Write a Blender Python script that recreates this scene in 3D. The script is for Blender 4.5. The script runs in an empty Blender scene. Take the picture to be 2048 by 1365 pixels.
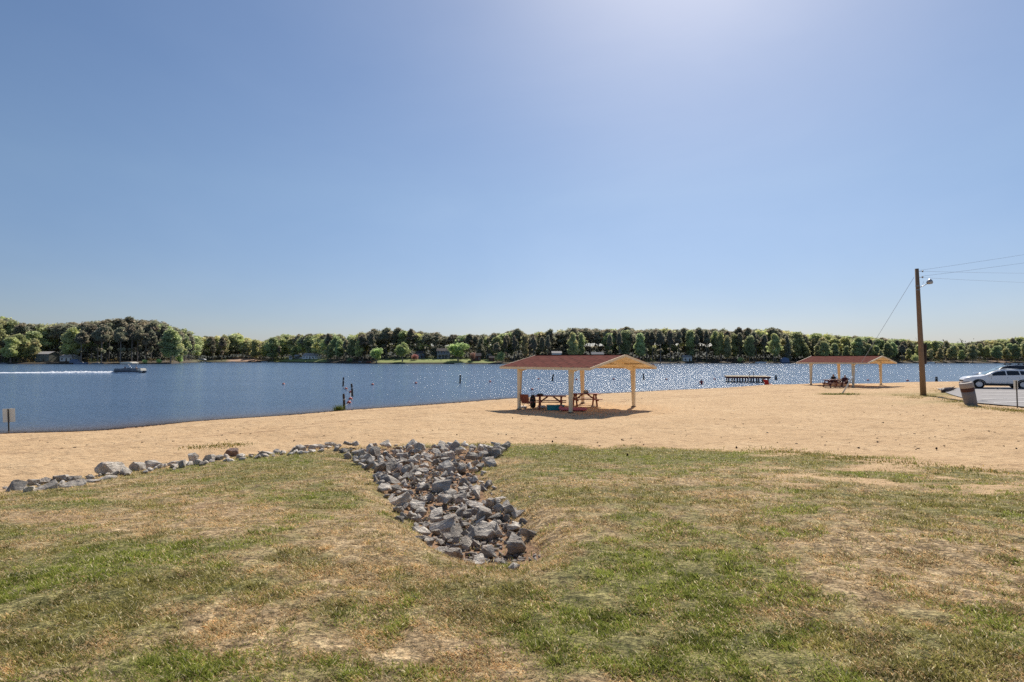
import bpy, bmesh, math, random
import numpy as np
from mathutils import Vector, Matrix, Euler
from mathutils.bvhtree import BVHTree
R = math.radians
rnd = random.Random(7)
rs = np.random.RandomState(11)
sc = bpy.context.scene
COL = sc.collection

# ------------------------------------------------------------------ camera
H = 3.5                       # eye above the lake surface (z = 0)
F = 1138.0                    # focal length in photo pixels (2048 wide)
PITCH = math.atan(35.5 / F)
cam_d = bpy.data.cameras.new('camera'); cam = bpy.data.objects.new('camera', cam_d); COL.objects.link(cam)
cam.location = (0, 0, H); cam.rotation_euler = (math.pi / 2 + PITCH, 0, 0)
cam_d.sensor_width = 36; cam_d.lens = F / 2048 * 36; cam_d.clip_end = 6000; cam_d.clip_start = .05
sc.camera = cam

def ray(px, py):
    dx = (px - 1024) / F; dz = -(py - 682.5) / F
    return Vector((dx, math.cos(PITCH) - math.sin(PITCH) * dz, math.sin(PITCH) + math.cos(PITCH) * dz))
def on_z(px, py, z):
    d = ray(px, py); t = (z - H) / d.z
    return Vector((d.x * t, d.y * t, z))
def at_y(px, py, Y):
    d = ray(px, py); t = Y / d.y
    return Vector((d.x * t, Y, H + d.z * t))

# ------------------------------------------------------------------ noise helpers
def vnoise(x, y, seed=0):
    xi = np.floor(x).astype(np.int64); yi = np.floor(y).astype(np.int64)
    xf = x - xi; yf = y - yi
    def h(a, b):
        n = (a * 374761393 + b * 668265263 + seed * 982451653) & 0x7fffffff
        n = ((n ^ (n >> 13)) * 1274126177) & 0x7fffffff
        return ((n ^ (n >> 16)) & 0xffff) / 65535.0
    u = xf * xf * (3 - 2 * xf); v = yf * yf * (3 - 2 * yf)
    return (h(xi, yi) * (1 - u) + h(xi + 1, yi) * u) * (1 - v) + (h(xi, yi + 1) * (1 - u) + h(xi + 1, yi + 1) * u) * v
def fbm(x, y, seed=0, o=4):
    s = 0; a = .5; t = 0
    for k in range(o):
        s = s + a * vnoise(x, y, seed + k * 17); t += a
        x = x * 2.03 + 11.3; y = y * 2.03 + 5.7; a *= .5
    return s / t
def sstep(a, b, x):
    t = np.clip((x - a) / (b - a), 0, 1)
    return t * t * (3 - 2 * t)

# ------------------------------------------------------------------ materials
def new_mat(name):
    m = bpy.data.materials.new(name); m.use_nodes = True
    nt = m.node_tree; nt.nodes.clear()
    out = nt.nodes.new('ShaderNodeOutputMaterial')
    return m, nt, out
def N(nt, t, **kw):
    n = nt.nodes.new(t)
    for k, v in kw.items():
        if k.startswith('_'): setattr(n, k[1:], v)
        else: n.inputs[k.replace('__', ' ')].default_value = v
    return n
def L(nt, a, b): nt.links.new(a, b)
def c4(c): return (c[0], c[1], c[2], 1)
def coords(nt, kind='Object', scale=(1, 1, 1)):
    tc = N(nt, 'ShaderNodeTexCoord'); mp = N(nt, 'ShaderNodeMapping'); mp.inputs['Scale'].default_value = scale
    L(nt, tc.outputs[kind], mp.inputs['Vector']); return mp.outputs['Vector']
def noise(nt, vec, scale, detail=4, rough=.6, dist=0):
    n = N(nt, 'ShaderNodeTexNoise'); n.inputs['Scale'].default_value = scale; n.inputs['Detail'].default_value = detail
    n.inputs['Roughness'].default_value = rough; n.inputs['Distortion'].default_value = dist
    if vec is not None: L(nt, vec, n.inputs['Vector'])
    return n.outputs['Fac']
def ramp(nt, fac, stops):
    r = N(nt, 'ShaderNodeValToRGB'); e = r.color_ramp.elements
    while len(e) < len(stops): e.new(.5)
    for i, (p, c) in enumerate(stops):
        e[i].position = p; e[i].color = c4(c) if not isinstance(c, (int, float)) else (c, c, c, 1)
    L(nt, fac, r.inputs['Fac']); return r.outputs['Color']
def mix(nt, fac, a, b, mode='MIX'):
    m = N(nt, 'ShaderNodeMix', _data_type='RGBA', _blend_type=mode)
    for s, v in ((0, fac), (6, a), (7, b)):
        if hasattr(v, 'is_output') or hasattr(v, 'links'): L(nt, v, m.inputs[s])
        elif s == 0: m.inputs[0].default_value = v
        else: m.inputs[s].default_value = c4(v)
    return m.outputs[2]
def math_n(nt, op, a, b=0.0, clamp=False):
    m = N(nt, 'ShaderNodeMath', _operation=op, _use_clamp=clamp)
    for i, v in enumerate((a, b)):
        if isinstance(v, (int, float)): m.inputs[i].default_value = v
        else: L(nt, v, m.inputs[i])
    return m.outputs[0]
def bump(nt, hgt, strength=.5, dist=.02, normal=None):
    b = N(nt, 'ShaderNodeBump'); b.inputs['Strength'].default_value = strength; b.inputs['Distance'].default_value = dist
    L(nt, hgt, b.inputs['Height'])
    if normal is not None: L(nt, normal, b.inputs['Normal'])
    return b.outputs['Normal']
def simple(name, c1, c2=None, scale=8, rough=.7, metal=0, bmp=.25, bdist=.01, stretch=(1, 1, 1), coat=0, spec=.4):
    m, nt, out = new_mat(name)
    p = N(nt, 'ShaderNodeBsdfPrincipled'); L(nt, p.outputs[0], out.inputs[0])
    p.inputs['Roughness'].default_value = rough; p.inputs['Metallic'].default_value = metal
    p.inputs['Coat Weight'].default_value = coat; p.inputs['Specular IOR Level'].default_value = spec
    v = coords(nt, 'Object', stretch)
    f = noise(nt, v, scale, 5, .65)
    if c2 is None: c2 = tuple(x * .75 for x in c1)
    L(nt, ramp(nt, f, [(.3, c1), (.7, c2)]), p.inputs['Base Color'])
    if bmp: L(nt, bump(nt, noise(nt, v, scale * 3, 4), bmp, bdist), p.inputs['Normal'])
    return m

M = {}
M['cream'] = simple('cream_paint', (.86, .74, .52), (.76, .60, .38), 3, .6, bmp=.15, stretch=(1, 1, .4))
M['cream_deck'] = simple('cream_deck_paint', (.86, .74, .52), (.80, .64, .42), 4, .7)
M['redwood'] = simple('red_brown_wood', (.36, .10, .055), (.24, .07, .04), 6, .6, stretch=(1, 6, 6), bmp=.3)
M['redwood_dark'] = simple('dark_red_wood', (.20, .06, .045), (.12, .035, .03), 6, .6, stretch=(1, 6, 6), bmp=.3)
M['polewood'] = simple('pole_wood', (.29, .19, .115), (.19, .12, .07), 5, .85, stretch=(6, 6, .5), bmp=.5)
M['pile'] = simple('wet_pile_wood', (.11, .075, .05), (.05, .035, .028), 7, .8, stretch=(5, 5, .6), bmp=.5)
M['dockwood'] = simple('dock_boards', (.50, .39, .22), (.36, .27, .15), 4, .8, stretch=(1, 6, 1), bmp=.3)
M['darkbox'] = simple('dark_brown_paint', (.06, .03, .02), (.04, .02, .014), 5, .6)
M['galv'] = simple('galvanised_steel', (.42, .42, .42), (.3, .3, .3), 9, .4, .7, .1)
M['wire'] = simple('grey_wire', (.4, .4, .42), (.35, .35, .36), 9, .6, 0, 0)
M['black'] = simple('black_plastic', (.018, .018, .02), (.012, .012, .013), 9, .45)
M['red'] = simple('red_cloth', (.42, .03, .03), (.30, .02, .025), 12, .8)
M['redshirt'] = simple('red_shirt_cloth', (.35, .02, .03), (.22, .015, .02), 12, .8)
M['teal'] = simple('teal_plastic', (.02, .30, .34), (.015, .22, .26), 5, .5)
M['pink'] = simple('pink_vinyl', (.75, .22, .22), (.62, .15, .16), 5, .5)
M['whiteplastic'] = simple('white_plastic', (.75, .75, .73), (.62, .62, .6), 5, .5)
M['greycloth'] = simple('grey_cloth', (.35, .34, .32), (.22, .22, .21), 9, .9)
M['signback'] = simple('sign_back_metal', (.62, .62, .58), (.5, .5, .47), 6, .5, .0, .05)
M['signpost'] = simple('sign_post_steel', (.14, .13, .11), (.08, .075, .06), 6, .7, .2)
M['buoy'] = simple('faded_red_buoy', (.62, .13, .09), (.48, .09, .06), 8, .5)
M['buoywhite'] = simple('buoy_band_white', (.75, .72, .68), (.6, .55, .5), 8, .5)
M['rope'] = simple('nylon_rope', (.62, .6, .55), (.45, .42, .38), 20, .9)
M['skin'] = simple('skin_tone', (.50, .27, .18), (.42, .22, .14), 12, .6, bmp=0)
M['hair'] = simple('dark_hair', (.02, .013, .01), (.012, .008, .006), 30, .7)
M['darkshirt'] = simple('dark_shirt_cloth', (.02, .025, .022), (.012, .014, .013), 12, .85)
M['shorts'] = simple('maroon_shorts_cloth', (.09, .018, .025), (.06, .012, .018), 12, .85)
M['tyre'] = simple('tyre_rubber', (.02, .02, .02), (.014, .014, .014), 14, .85)
M['rim'] = simple('alloy_rim', (.72, .72, .74), (.6, .6, .62), 10, .3, .2, 0)
M['cladding'] = simple('black_cladding', (.022, .022, .024), (.016, .016, .017), 14, .6)
M['carwhite'] = simple('white_car_paint', (.88, .87, .85), (.85, .84, .83), 2, .25, .0, 0, coat=.6)
M['cardark'] = simple('dark_car_paint', (.02, .022, .03), (.016, .018, .025), 2, .25, .0, 0, coat=.8)
M['carglass'] = simple('tinted_car_glass', (.018, .022, .026), (.014, .016, .02), 2, .06, .0, 0, spec=.8)
M['windshield'] = simple('windshield_glass', (.16, .24, .24), (.12, .19, .19), 2, .05, .0, 0, spec=.8)
M['lamp_lens'] = simple('lamp_lens', (.7, .72, .75), (.5, .5, .55), 10, .15, .1, 0)
M['asphalt'] = simple('asphalt', (.36, .335, .315), (.29, .27, .26), 3, .9, bmp=.4)
M['linepaint'] = simple('worn_line_paint', (.80, .77, .72), (.6, .57, .53), 2.5, .8)
M['pontoon'] = simple('pontoon_aluminium', (.42, .44, .46), (.3, .32, .34), 3, .3, .6, 0)
M['navy'] = simple('dark_blue_hull', (.03, .045, .09), (.02, .03, .06), 3, .35)
M['boatpanel'] = simple('grey_boat_panel', (.20, .22, .25), (.13, .15, .18), 3, .4)
M['tan'] = simple('tan_canvas', (.88, .80, .66), (.80, .72, .58), 6, .8)
M['foam'] = simple('foam_white', (.92, .93, .95), (.7, .76, .82), 3, .8, bmp=.8, bdist=.05)
M['housegreen'] = simple('sage_siding', (.20, .20, .16), (.16, .16, .13), 2, .8)
M['housewhite'] = simple('white_siding', (.88, .86, .82), (.82, .80, .76), 2, .8)
M['houseblue'] = simple('grey_blue_siding', (.22, .26, .33), (.18, .21, .28), 2, .8)
M['housered'] = simple('red_brown_siding', (.16, .06, .05), (.11, .045, .04), 2, .8)
M['roofgrey'] = simple('grey_roof_shingle', (.42, .39, .37), (.34, .32, .30), 3, .9)
M['roofdark'] = simple('dark_roof_shingle', (.09, .075, .075), (.06, .05, .05), 3, .9)
M['winglass'] = simple('house_window_glass', (.03, .035, .045), (.02, .025, .03), 2, .1, 0, 0)
M['trimwhite'] = simple('white_trim', (.75, .75, .73), (.65, .65, .63), 2, .6)
M['bluegrey'] = simple('blue_grey_tarp', (.20, .25, .36), (.14, .18, .28), 3, .7)
M['cone'] = simple('pine_cone_scales', (.08, .045, .025), (.04, .022, .012), 40, .9, bmp=.8)
M['binconcrete'] = simple('aggregate_bin_shell', (.25, .23, .225), (.17, .155, .15), 22, .85, bmp=.5)
M['binlid'] = simple('bin_rim_beige', (.40, .35, .31), (.30, .26, .23), 10, .7)
M['binband'] = simple('dark_red_band', (.10, .03, .02), (.04, .016, .012), 8, .6)

def sheet_metal():
    m, nt, out = new_mat('brightened_sign_sheet')
    d = N(nt, 'ShaderNodeBsdfDiffuse'); d.inputs[0].default_value = (.82, .80, .74, 1); t = N(nt, 'ShaderNodeBsdfTranslucent'); t.inputs[0].default_value = (.8, .78, .7, 1)  # pale colour and translucency brighten the backlit panel's shaded face
    x = N(nt, 'ShaderNodeMixShader'); x.inputs[0].default_value = .3; L(nt, d.outputs[0], x.inputs[1]); L(nt, t.outputs[0], x.inputs[2]); L(nt, x.outputs[0], out.inputs[0]); return m
M['signback'] = sheet_metal()
def shingle_mat():
    m, nt, out = new_mat('red_shingles')
    p = N(nt, 'ShaderNodeBsdfPrincipled', Roughness=1.0); p.inputs['Specular IOR Level'].default_value = .05; L(nt, p.outputs[0], out.inputs[0])
    tc = N(nt, 'ShaderNodeTexCoord'); v = tc.outputs['UV']
    b = N(nt, 'ShaderNodeTexBrick'); L(nt, v, b.inputs['Vector'])
    b.inputs['Color1'].default_value = (.19, .055, .042, 1); b.inputs['Color2'].default_value = (.14, .040, .032, 1)
    b.inputs['Mortar'].default_value = (.06, .02, .016, 1); b.inputs['Scale'].default_value = 1
    b.inputs['Mortar Size'].default_value = .065; b.inputs['Brick Width'].default_value = .9; b.inputs['Row Height'].default_value = .34
    n = noise(nt, v, 3, 5); c = mix(nt, ramp(nt, n, [(.35, 0.), (.7, .55)]), b.outputs['Color'], (.23, .09, .065))
    L(nt, c, p.inputs['Base Color']); L(nt, bump(nt, b.outputs['Fac'], -.6, .02), p.inputs['Normal'])
    return m
M['shingle'] = shingle_mat()

def rock_mat(name, a, b, c):
    m, nt, out = new_mat(name)
    p = N(nt, 'ShaderNodeBsdfPrincipled', Roughness=.75); L(nt, p.outputs[0], out.inputs[0])
    tc = N(nt, 'ShaderNodeTexCoord'); oi = N(nt, 'ShaderNodeObjectInfo')
    add = N(nt, 'ShaderNodeVectorMath', _operation='ADD'); L(nt, tc.outputs['Object'], add.inputs[0])
    cmb = N(nt, 'ShaderNodeCombineXYZ')
    for i in range(3): L(nt, math_n(nt, 'MULTIPLY', oi.outputs['Random'], 37.0 + 11 * i), cmb.inputs[i])
    L(nt, cmb.outputs[0], add.inputs[1]); v = add.outputs[0]
    f = noise(nt, v, 1.6, 5, .6, .6)
    base = ramp(nt, f, [(.3, a), (.5, b), (.7, c)])
    st = N(nt, 'ShaderNodeMapping'); st.inputs['Scale'].default_value = (1.2, 1.2, 7); L(nt, v, st.inputs['Vector'])
    vein = noise(nt, st.outputs[0], 1.3, 6, .7, 1.5)
    base = mix(nt, ramp(nt, vein, [(.60, 0.), (.72, .55)]), base, (.62, .59, .54))
    rust = noise(nt, v, 2.6, 4, .6)
    base = mix(nt, ramp(nt, rust, [(.53, 0.), (.70, .7)]), base, (.30, .20, .13))
    tone = ramp(nt, oi.outputs['Random'], [(0, .6), (.5, .95), (1, 1.35)])
    base = mix(nt, 1.0, base, tone, 'MULTIPLY')
    L(nt, base, p.inputs['Base Color'])
    h = math_n(nt, 'ADD', noise(nt, v, 3.5, 4, .6), vein)
    L(nt, bump(nt, h, .7, .12), p.inputs['Normal'])
    return m
M['rock'] = rock_mat('slate_rock', (.30, .255, .205), (.54, .475, .39), (.82, .73, .60))
M['chips'] = simple('stone_chips', (.30, .26, .22), (.18, .15, .125), 9, .85, bmp=.4)
M['rockred'] = rock_mat('rusty_rock', (.14, .08, .06), (.24, .15, .11), (.32, .24, .19))

# ------------------------------------------------------------------ object helpers
def tag(o, label=None, cat=None, group=None, kind=None):
    if label: o['label'] = label
    if cat: o['category'] = cat
    if group: o['group'] = group
    if kind: o['kind'] = kind
    return o
def empty(name, loc, rz=0, label=None, cat=None, group=None, scale=1):
    o = bpy.data.objects.new(name, None); COL.objects.link(o); o.location = loc; o.rotation_euler = (0, 0, rz)
    o.empty_display_size = .1; o.scale = (scale,) * 3
    return tag(o, label, cat, group)
def link_mesh(name, me, mat=None, parent=None, loc=None):
    o = bpy.data.objects.new(name, me); COL.objects.link(o)
    if mat is not None:
        for mm in (mat if isinstance(mat, (list, tuple)) else [mat]): me.materials.append(mm)
    if parent is not None: o.parent = parent
    if loc is not None: o.location = loc
    return o
class MB:
    """collects shapes and links them as one mesh"""
    def __init__(s): s.bm = bmesh.new(); s.mi = 0
    def _fin(s, geom):
        for e in geom:
            if isinstance(e, bmesh.types.BMFace): e.material_index = s.mi
    def poly(s, pts):
        f = s.bm.faces.new([s.bm.verts.new(p) for p in pts]); f.material_index = s.mi; return s
    def box(s, c, size, rot=None, taper=1.0):
        M4 = Matrix.Translation(Vector(c))
        if rot is not None: M4 = M4 @ Euler(rot).to_matrix().to_4x4()
        vs = []
        for z in (-.5, .5):
            k = taper if z > 0 else 1
            for x, y in ((-.5, -.5), (.5, -.5), (.5, .5), (-.5, .5)):
                vs.append(s.bm.verts.new(M4 @ Vector((x * size[0] * k, y * size[1] * k, z * size[2]))))
        for q in ((0, 3, 2, 1), (4, 5, 6, 7), (0, 1, 5, 4), (1, 2, 6, 5), (2, 3, 7, 6), (3, 0, 4, 7)):
            f = s.bm.faces.new([vs[i] for i in q]); f.material_index = s.mi
        return s
    def bar(s, a, b, w, h, w2=None, h2=None, up=(0, 0, 1)):
        a = Vector(a); b = Vector(b); d = (b - a).normalized(); up = Vector(up)
        if abs(d.dot(up)) > .98: up = Vector((0, 1, 0))
        x = d.cross(up).normalized(); y = x.cross(d).normalized()
        w2 = w if w2 is None else w2; h2 = h if h2 is None else h2; vs = []
        for p, ww, hh in ((a, w, h), (b, w2, h2)):
            for i, j in ((-1, -1), (1, -1), (1, 1), (-1, 1)): vs.append(s.bm.verts.new(p + x * i * ww / 2 + y * j * hh / 2))
        for q in ((3, 2, 1, 0), (4, 5, 6, 7), (0, 1, 5, 4), (1, 2, 6, 5), (2, 3, 7, 6), (3, 0, 4, 7)):
            f = s.bm.faces.new([vs[i] for i in q]); f.material_index = s.mi
        return s
    def tube(s, pts, r, n=8, cap=True, flat=1.0):
        pts = [Vector(p) for p in pts]; rr = r if isinstance(r, (list, tuple)) else [r] * len(pts); rings = []
        for i, p in enumerate(pts):
            d = (pts[min(i + 1, len(pts) - 1)] - pts[max(i - 1, 0)]).normalized()
            up = Vector((0, 0, 1)) if abs(d.z) < .95 else Vector((1, 0, 0))
            x = d.cross(up).normalized(); y = d.cross(x).normalized()
            rings.append([s.bm.verts.new(p + x * math.cos(t * 2 * math.pi / n) * rr[i] + y * math.sin(t * 2 * math.pi / n) * rr[i] * flat) for t in range(n)])
        for a, b in zip(rings, rings[1:]):
            for i in range(n):
                f = s.bm.faces.new((a[i], a[(i + 1) % n], b[(i + 1) % n], b[i])); f.material_index = s.mi; f.smooth = n > 6
        if cap:
            for g in (rings[0], rings[-1][::-1]):
                f = s.bm.faces.new(g[::-1]); f.material_index = s.mi
        return s
    def lathe(s, prof, n=20, c=(0, 0, 0), axis='z', cap=True):
        rings = []
        for r, z in prof:
            ring = []
            for t in range(n):
                a = t * 2 * math.pi / n; v = Vector((math.cos(a) * r, math.sin(a) * r, z))
                if axis == 'y': v = Vector((v.x, v.z, v.y))
                ring.append(s.bm.verts.new(v + Vector(c)))
            rings.append(ring)
        for a, b in zip(rings, rings[1:]):
            for i in range(n):
                f = s.bm.faces.new((a[i], a[(i + 1) % n], b[(i + 1) % n], b[i])); f.material_index = s.mi; f.smooth = True
        for g in (rings[0], rings[-1]) if cap else ():
            f = s.bm.faces.new(g); f.material_index = s.mi
        return s
    def prism(s, prof, y0, y1, bevel=0):
        """profile in xz extruded along y"""
        a = [s.bm.verts.new((x, y0, z)) for x, z in prof]; b = [s.bm.verts.new((x, y1, z)) for x, z in prof]; n = len(prof)
        for i in range(n):
            f = s.bm.faces.new((a[i], a[(i + 1) % n], b[(i + 1) % n], b[i])); f.material_index = s.mi
        s.bm.faces.new(a[::-1]).material_index = s.mi; s.bm.faces.new(b).material_index = s.mi
        return s
    def build(s, name, mat, parent=None, bevel=0, loc=None, smooth=False, fix=True):
        if fix: bmesh.ops.recalc_face_normals(s.bm, faces=s.bm.faces)
        if bevel: bmesh.ops.bevel(s.bm, geom=s.bm.edges[:], offset=bevel, segments=2, affect='EDGES', clamp_overlap=True)
        me = bpy.data.meshes.new(name); s.bm.to_mesh(me); s.bm.free()
        if smooth:
            for p in me.polygons: p.use_smooth = True
        return link_mesh(name, me, mat, parent, loc)
def kids(o): return [c for c in bpy.data.objects if c.parent is o]
def copy_tree(o, parent=None):
    c = o.copy(); COL.objects.link(c); c.parent = parent
    for ch in kids(o): copy_tree(ch, c)
    return c
def np_mesh(name, V, Fq, mat, col=None, extra=None, parent=None, smooth=False):
    """V (n,3), Fq (m,k) same-size faces"""
    me = bpy.data.meshes.new(name)
    V = np.asarray(V, np.float32); Fq = np.asarray(Fq, np.int32); k = Fq.shape[1]
    me.vertices.add(len(V)); me.vertices.foreach_set('co', V.ravel())
    me.loops.add(Fq.size); me.loops.foreach_set('vertex_index', Fq.ravel())
    me.polygons.add(len(Fq)); me.polygons.foreach_set('loop_start', np.arange(0, Fq.size, k, dtype=np.int32))
    if smooth: me.polygons.foreach_set('use_smooth', np.ones(len(Fq), bool))
    me.update(calc_edges=True)
    if col is not None:
        a = me.color_attributes.new('Col', 'FLOAT_COLOR', 'POINT'); a.data.foreach_set('color', np.asarray(col, np.float32).ravel())
    return link_mesh(name, me, mat, parent)

# ------------------------------------------------------------------ terrain
WL_px = [(-400, 905), (-150, 880), (0, 868), (190, 862), (370, 845), (560, 832), (680, 822), (800, 814), (1000, 799), (1150, 791), (1300, 783), (1450, 777), (1560, 774)]
WL = [on_z(x, y, 0).xy for x, y in WL_px] + [Vector((46, 74.5)), Vector((58, 77.5)), Vector((75, 80)), Vector((110, 84)), Vector((170, 90))]
WL = np.array([[p.x, p.y] for p in WL])
ctrl = []
for i in range(len(WL)):
    a = WL[max(i - 1, 0)]; b = WL[min(i + 1, len(WL) - 1)]; t = (b - a) / np.linalg.norm(b - a); n = np.array([t[1], -t[0]])  # landward
    for off, z in ((0, 0.0), (2.0, .17), (6, .42), (-3, -.35), (-10, -1.2), (-25, -2.2)):
        q = WL[i] + n * off
        if z > .3 and q[0] > 28: z = .68
        ctrl.append((q[0], q[1], z))
for x, y, z in [(0, 0, 1.95), (0, 3, 1.87), (-4, 2, 1.97), (4, 2, 1.86), (9, 3, 1.8), (-9, 3, 1.9), (0, -5, 2.1), (15, -5, 1.9), (-15, -5, 2.0),
                (-.5, 6, 1.66), (-.6, 8, 1.5), (-1.5, 11.7, 1.2), (-2.5, 17, .86), (3, 8, 1.58), (4, 12, 1.22), (3, 17, .86), (9, 8, 1.5), (9, 12, 1.18),
                (10, 16.5, .86), (16, 12, 1.1), (-5, 7, 1.55), (-5, 10, 1.26), (-8, 8, 1.32), (-10, 10.7, 1.0), (-7, 13, .98), (-14, 8, 1.2), (-20, 10, .95),
                (-6, 20, .72), (-14, 18, .66), (-22, 18, .5), (5, 24, .66), (4, 34, .56), (15, 25, .7), (13, 40, .58), (26, 30, .78), (30, 37, .84), (35, 60, .6), (22, 55, .5),
                (33, 45, .72), (41, 50.5, .9), (44, 45, .92), (53, 57.5, .98), (48, 56, .93), (58, 62, .92), (48, 50, .95), (50, 60, .88), (45, 35, .95), (60, 50, .95), (35, 25, .9), (70, 68, .8), (90, 60, .95), (70, 20, 1.2), (33, 33, .86), (120, 40, 1.1), (42, 62, .7),
                (-40, 5, .8), (-50, -5, 1.3), (60, -5, 1.6)]:
    ctrl.append((x, y, z))
ctrl = np.array(ctrl)
def _tps(r2): return np.where(r2 > 1e-9, r2 * np.log(np.maximum(r2, 1e-12)), 0) * .5
_n = len(ctrl); S_ = 30.0
_cx = ctrl[:, :2] / S_
_K = _tps(((_cx[:, None] - _cx[None]) ** 2).sum(-1)) + np.eye(_n) * 1e-4
_P = np.c_[np.ones(_n), _cx]
_w = np.linalg.solve(np.block([[_K, _P], [_P.T, np.zeros((3, 3))]]), np.r_[ctrl[:, 2], np.zeros(3)])
SW = np.array([(-.1, 5.3), (-.38, 6.5), (-.75, 8), (-1.25, 9.8), (-1.8, 12.3), (-2.4, 15.4), (-2.6, 18)])   # swale axis
def swale(x, y):
    """lateral distance to the swale axis / half width, and depth along it"""
    ax = np.interp(y, SW[:, 1], SW[:, 0]); w = np.interp(y, [4.8, 5.6, 6.9, 9.7, 12.3, 15.4, 17.5], [.35, .55, .72, 1.0, 1.25, 2.1, 2.5])
    dep = np.interp(y, [4.6, 6.0, 8, 11, 14, 17], [0, .28, .28, .22, .1, 0])
    return (x - ax), w, dep
def side_of_water(x, y):
    return y - np.interp(x, WL[:, 0], WL[:, 1])          # > 0: lake side
def terrain(x, y):
    x = np.atleast_1d(np.asarray(x, float)); y = np.atleast_1d(np.asarray(y, float)); out = np.empty(len(x))
    for i in range(0, len(x), 20000):
        xx = x[i:i + 20000]; yy = y[i:i + 20000]
        r2 = ((xx[:, None] / S_ - _cx[None, :, 0]) ** 2 + (yy[:, None] / S_ - _cx[None, :, 1]) ** 2)
        out[i:i + 20000] = _tps(r2) @ _w[:_n] + _w[_n] + _w[_n + 1] * xx / S_ + _w[_n + 2] * yy / S_
    lat, w, dep = swale(x, y)
    out -= dep * np.exp(-(lat / (w * 1.15)) ** 4)
    s = side_of_water(x, y)
    out = np.where(s > 0, np.minimum(out, -.02 * s), np.maximum(out, .012 * np.minimum(-s, 5)))
    out = np.maximum(out, -2.5)
    k = sstep(.5, 4, -s)
    und = (fbm(x * .35, y * .35, 5, 3) - .5) * .14 + (fbm(x * 1.6, y * 1.6, 9, 3) - .5) * .045
    return out + und * k * (1 - sstep(24, 32, x) * .95)
def tz(x, y): return float(terrain(x, y)[0])
def ground(px, py, dz=0):
    """point of the ground seen at a photo pixel"""
    z = .6 if py < 880 else 1.1
    for _ in range(25):
        p = on_z(px, py, z); z = .5 * z + .5 * tz(p.x, p.y)
    p = on_z(px, py, z); return Vector((p.x, p.y, tz(p.x, p.y) + dz))
def project(x, y, z):
    z = z - H; fw = y * math.cos(PITCH) + z * math.sin(PITCH); up = -y * math.sin(PITCH) + z * math.cos(PITCH)
    fw = np.maximum(fw, .05)
    return 1024 + F * x / fw, 682.5 - F * up / fw

LB = [(-500, 1120), (-100, 1006), (0, 988), (60, 973), (110, 964), (200, 955), (300, 940), (450, 918), (550, 908), (640, 898), (700, 894), (840, 889), (1000, 889), (1150, 893), (1300, 897), (1500, 902), (1680, 907), (1800, 922), (1950, 935), (2048, 945), (2600, 985)]
LBw = np.array([[(p := ground(x, y)).x / p.y, p.y] for x, y in LB])
def lawn_d(x, y):
    """> 0 inside the lawn, metres along the view of the slope"""
    yb = np.interp(x / np.maximum(y, .5), LBw[:, 0], LBw[:, 1])
    j = (fbm(x * 1.1, y * .9, 21, 3) - .5) * 1.6
    return np.where(y < 3, 5, yb + j - y)

def sandy(x, y, z):
    px, py = project(x, y, z)
    r_ = np.clip((px - 1450) / 450, 0, 1) * np.clip((1015 - py) / 90, 0, 1)
    n_ = fbm(x * 1.1, y * 1.6, 140, 4)
    return sstep(.74, .50, n_ + .24 * (1 - r_)) * sstep(0, .25, r_)
# patches: photo px, py, rx, ry, greenness change
PATCH = [(1350, 1130, 260, 70, .38), (1250, 1190, 200, 60, .25), (1180, 1300, 160, 60, .12), (240, 1200, 300, 60, .36), (120, 1250, 200, 60, .30), (430, 1170, 120, 35, .30), (120, 1110, 140, 45, .15),
         (1450, 915, 500, 16, .42), (1150, 900, 180, 10, .42), (600, 1010, 70, 12, .3), (680, 988, 60, 8, .4), (640, 920, 120, 10, .3), (1150, 1000, 120, 50, .05),
         (420, 1022, 70, 20, -.5), (130, 1035, 160, 14, -.45), (480, 1240, 180, 60, -.32), (930, 1310, 130, 70, -.45), (700, 1100, 110, 60, -.18), (1350, 960, 260, 35, -.22), (1800, 1120, 260, 60, -.18),
         (1650, 1210, 180, 60, -.22), (1950, 1180, 120, 50, -.3), (1930, 1290, 160, 50, .25), (1650, 1300, 200, 50, .15), (1850, 960, 260, 30, .08), (560, 1110, 160, 20, .16), (390, 1330, 70, 30, .3),
         (850, 1210, 120, 50, .16), (700, 1300, 120, 60, -.1), (20, 1165, 80, 30, .4), (1550, 1060, 250, 50, -.12), (1700, 1010, 300, 30, .1), (260, 1330, 160, 40, .2), (900, 1130, 100, 40, .12)]
def green(x, y, z):
    px, py = project(x, y, z)
    g = .55 + (fbm(x * .9 + 3, y * 1.1, 31, 4) - .5) * 1.15 + (fbm(x * 3.6, y * 3.9, 37, 3) - .5) * .75
    for cx, cy, rx, ry, a in PATCH:
        g = g + a * np.exp(-((px - cx) / rx) ** 2 - ((py - cy) / ry) ** 2)
    lat, w, dep = swale(x, y)
    g = g - .18 * np.exp(-((np.abs(lat) - w * 1.25) / .5) ** 2) * (dep > .02)
    return np.clip(g, 0, 1)
def rockbed(x, y):
    lat, w, dep = swale(x, y)
    return sstep(.98, .78, np.abs(lat) / w + (fbm(x * 3, y * 3, 51, 2) - .5) * .3) * sstep(5.2, 5.7, y) * sstep(17.6, 16.9, y)

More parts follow.
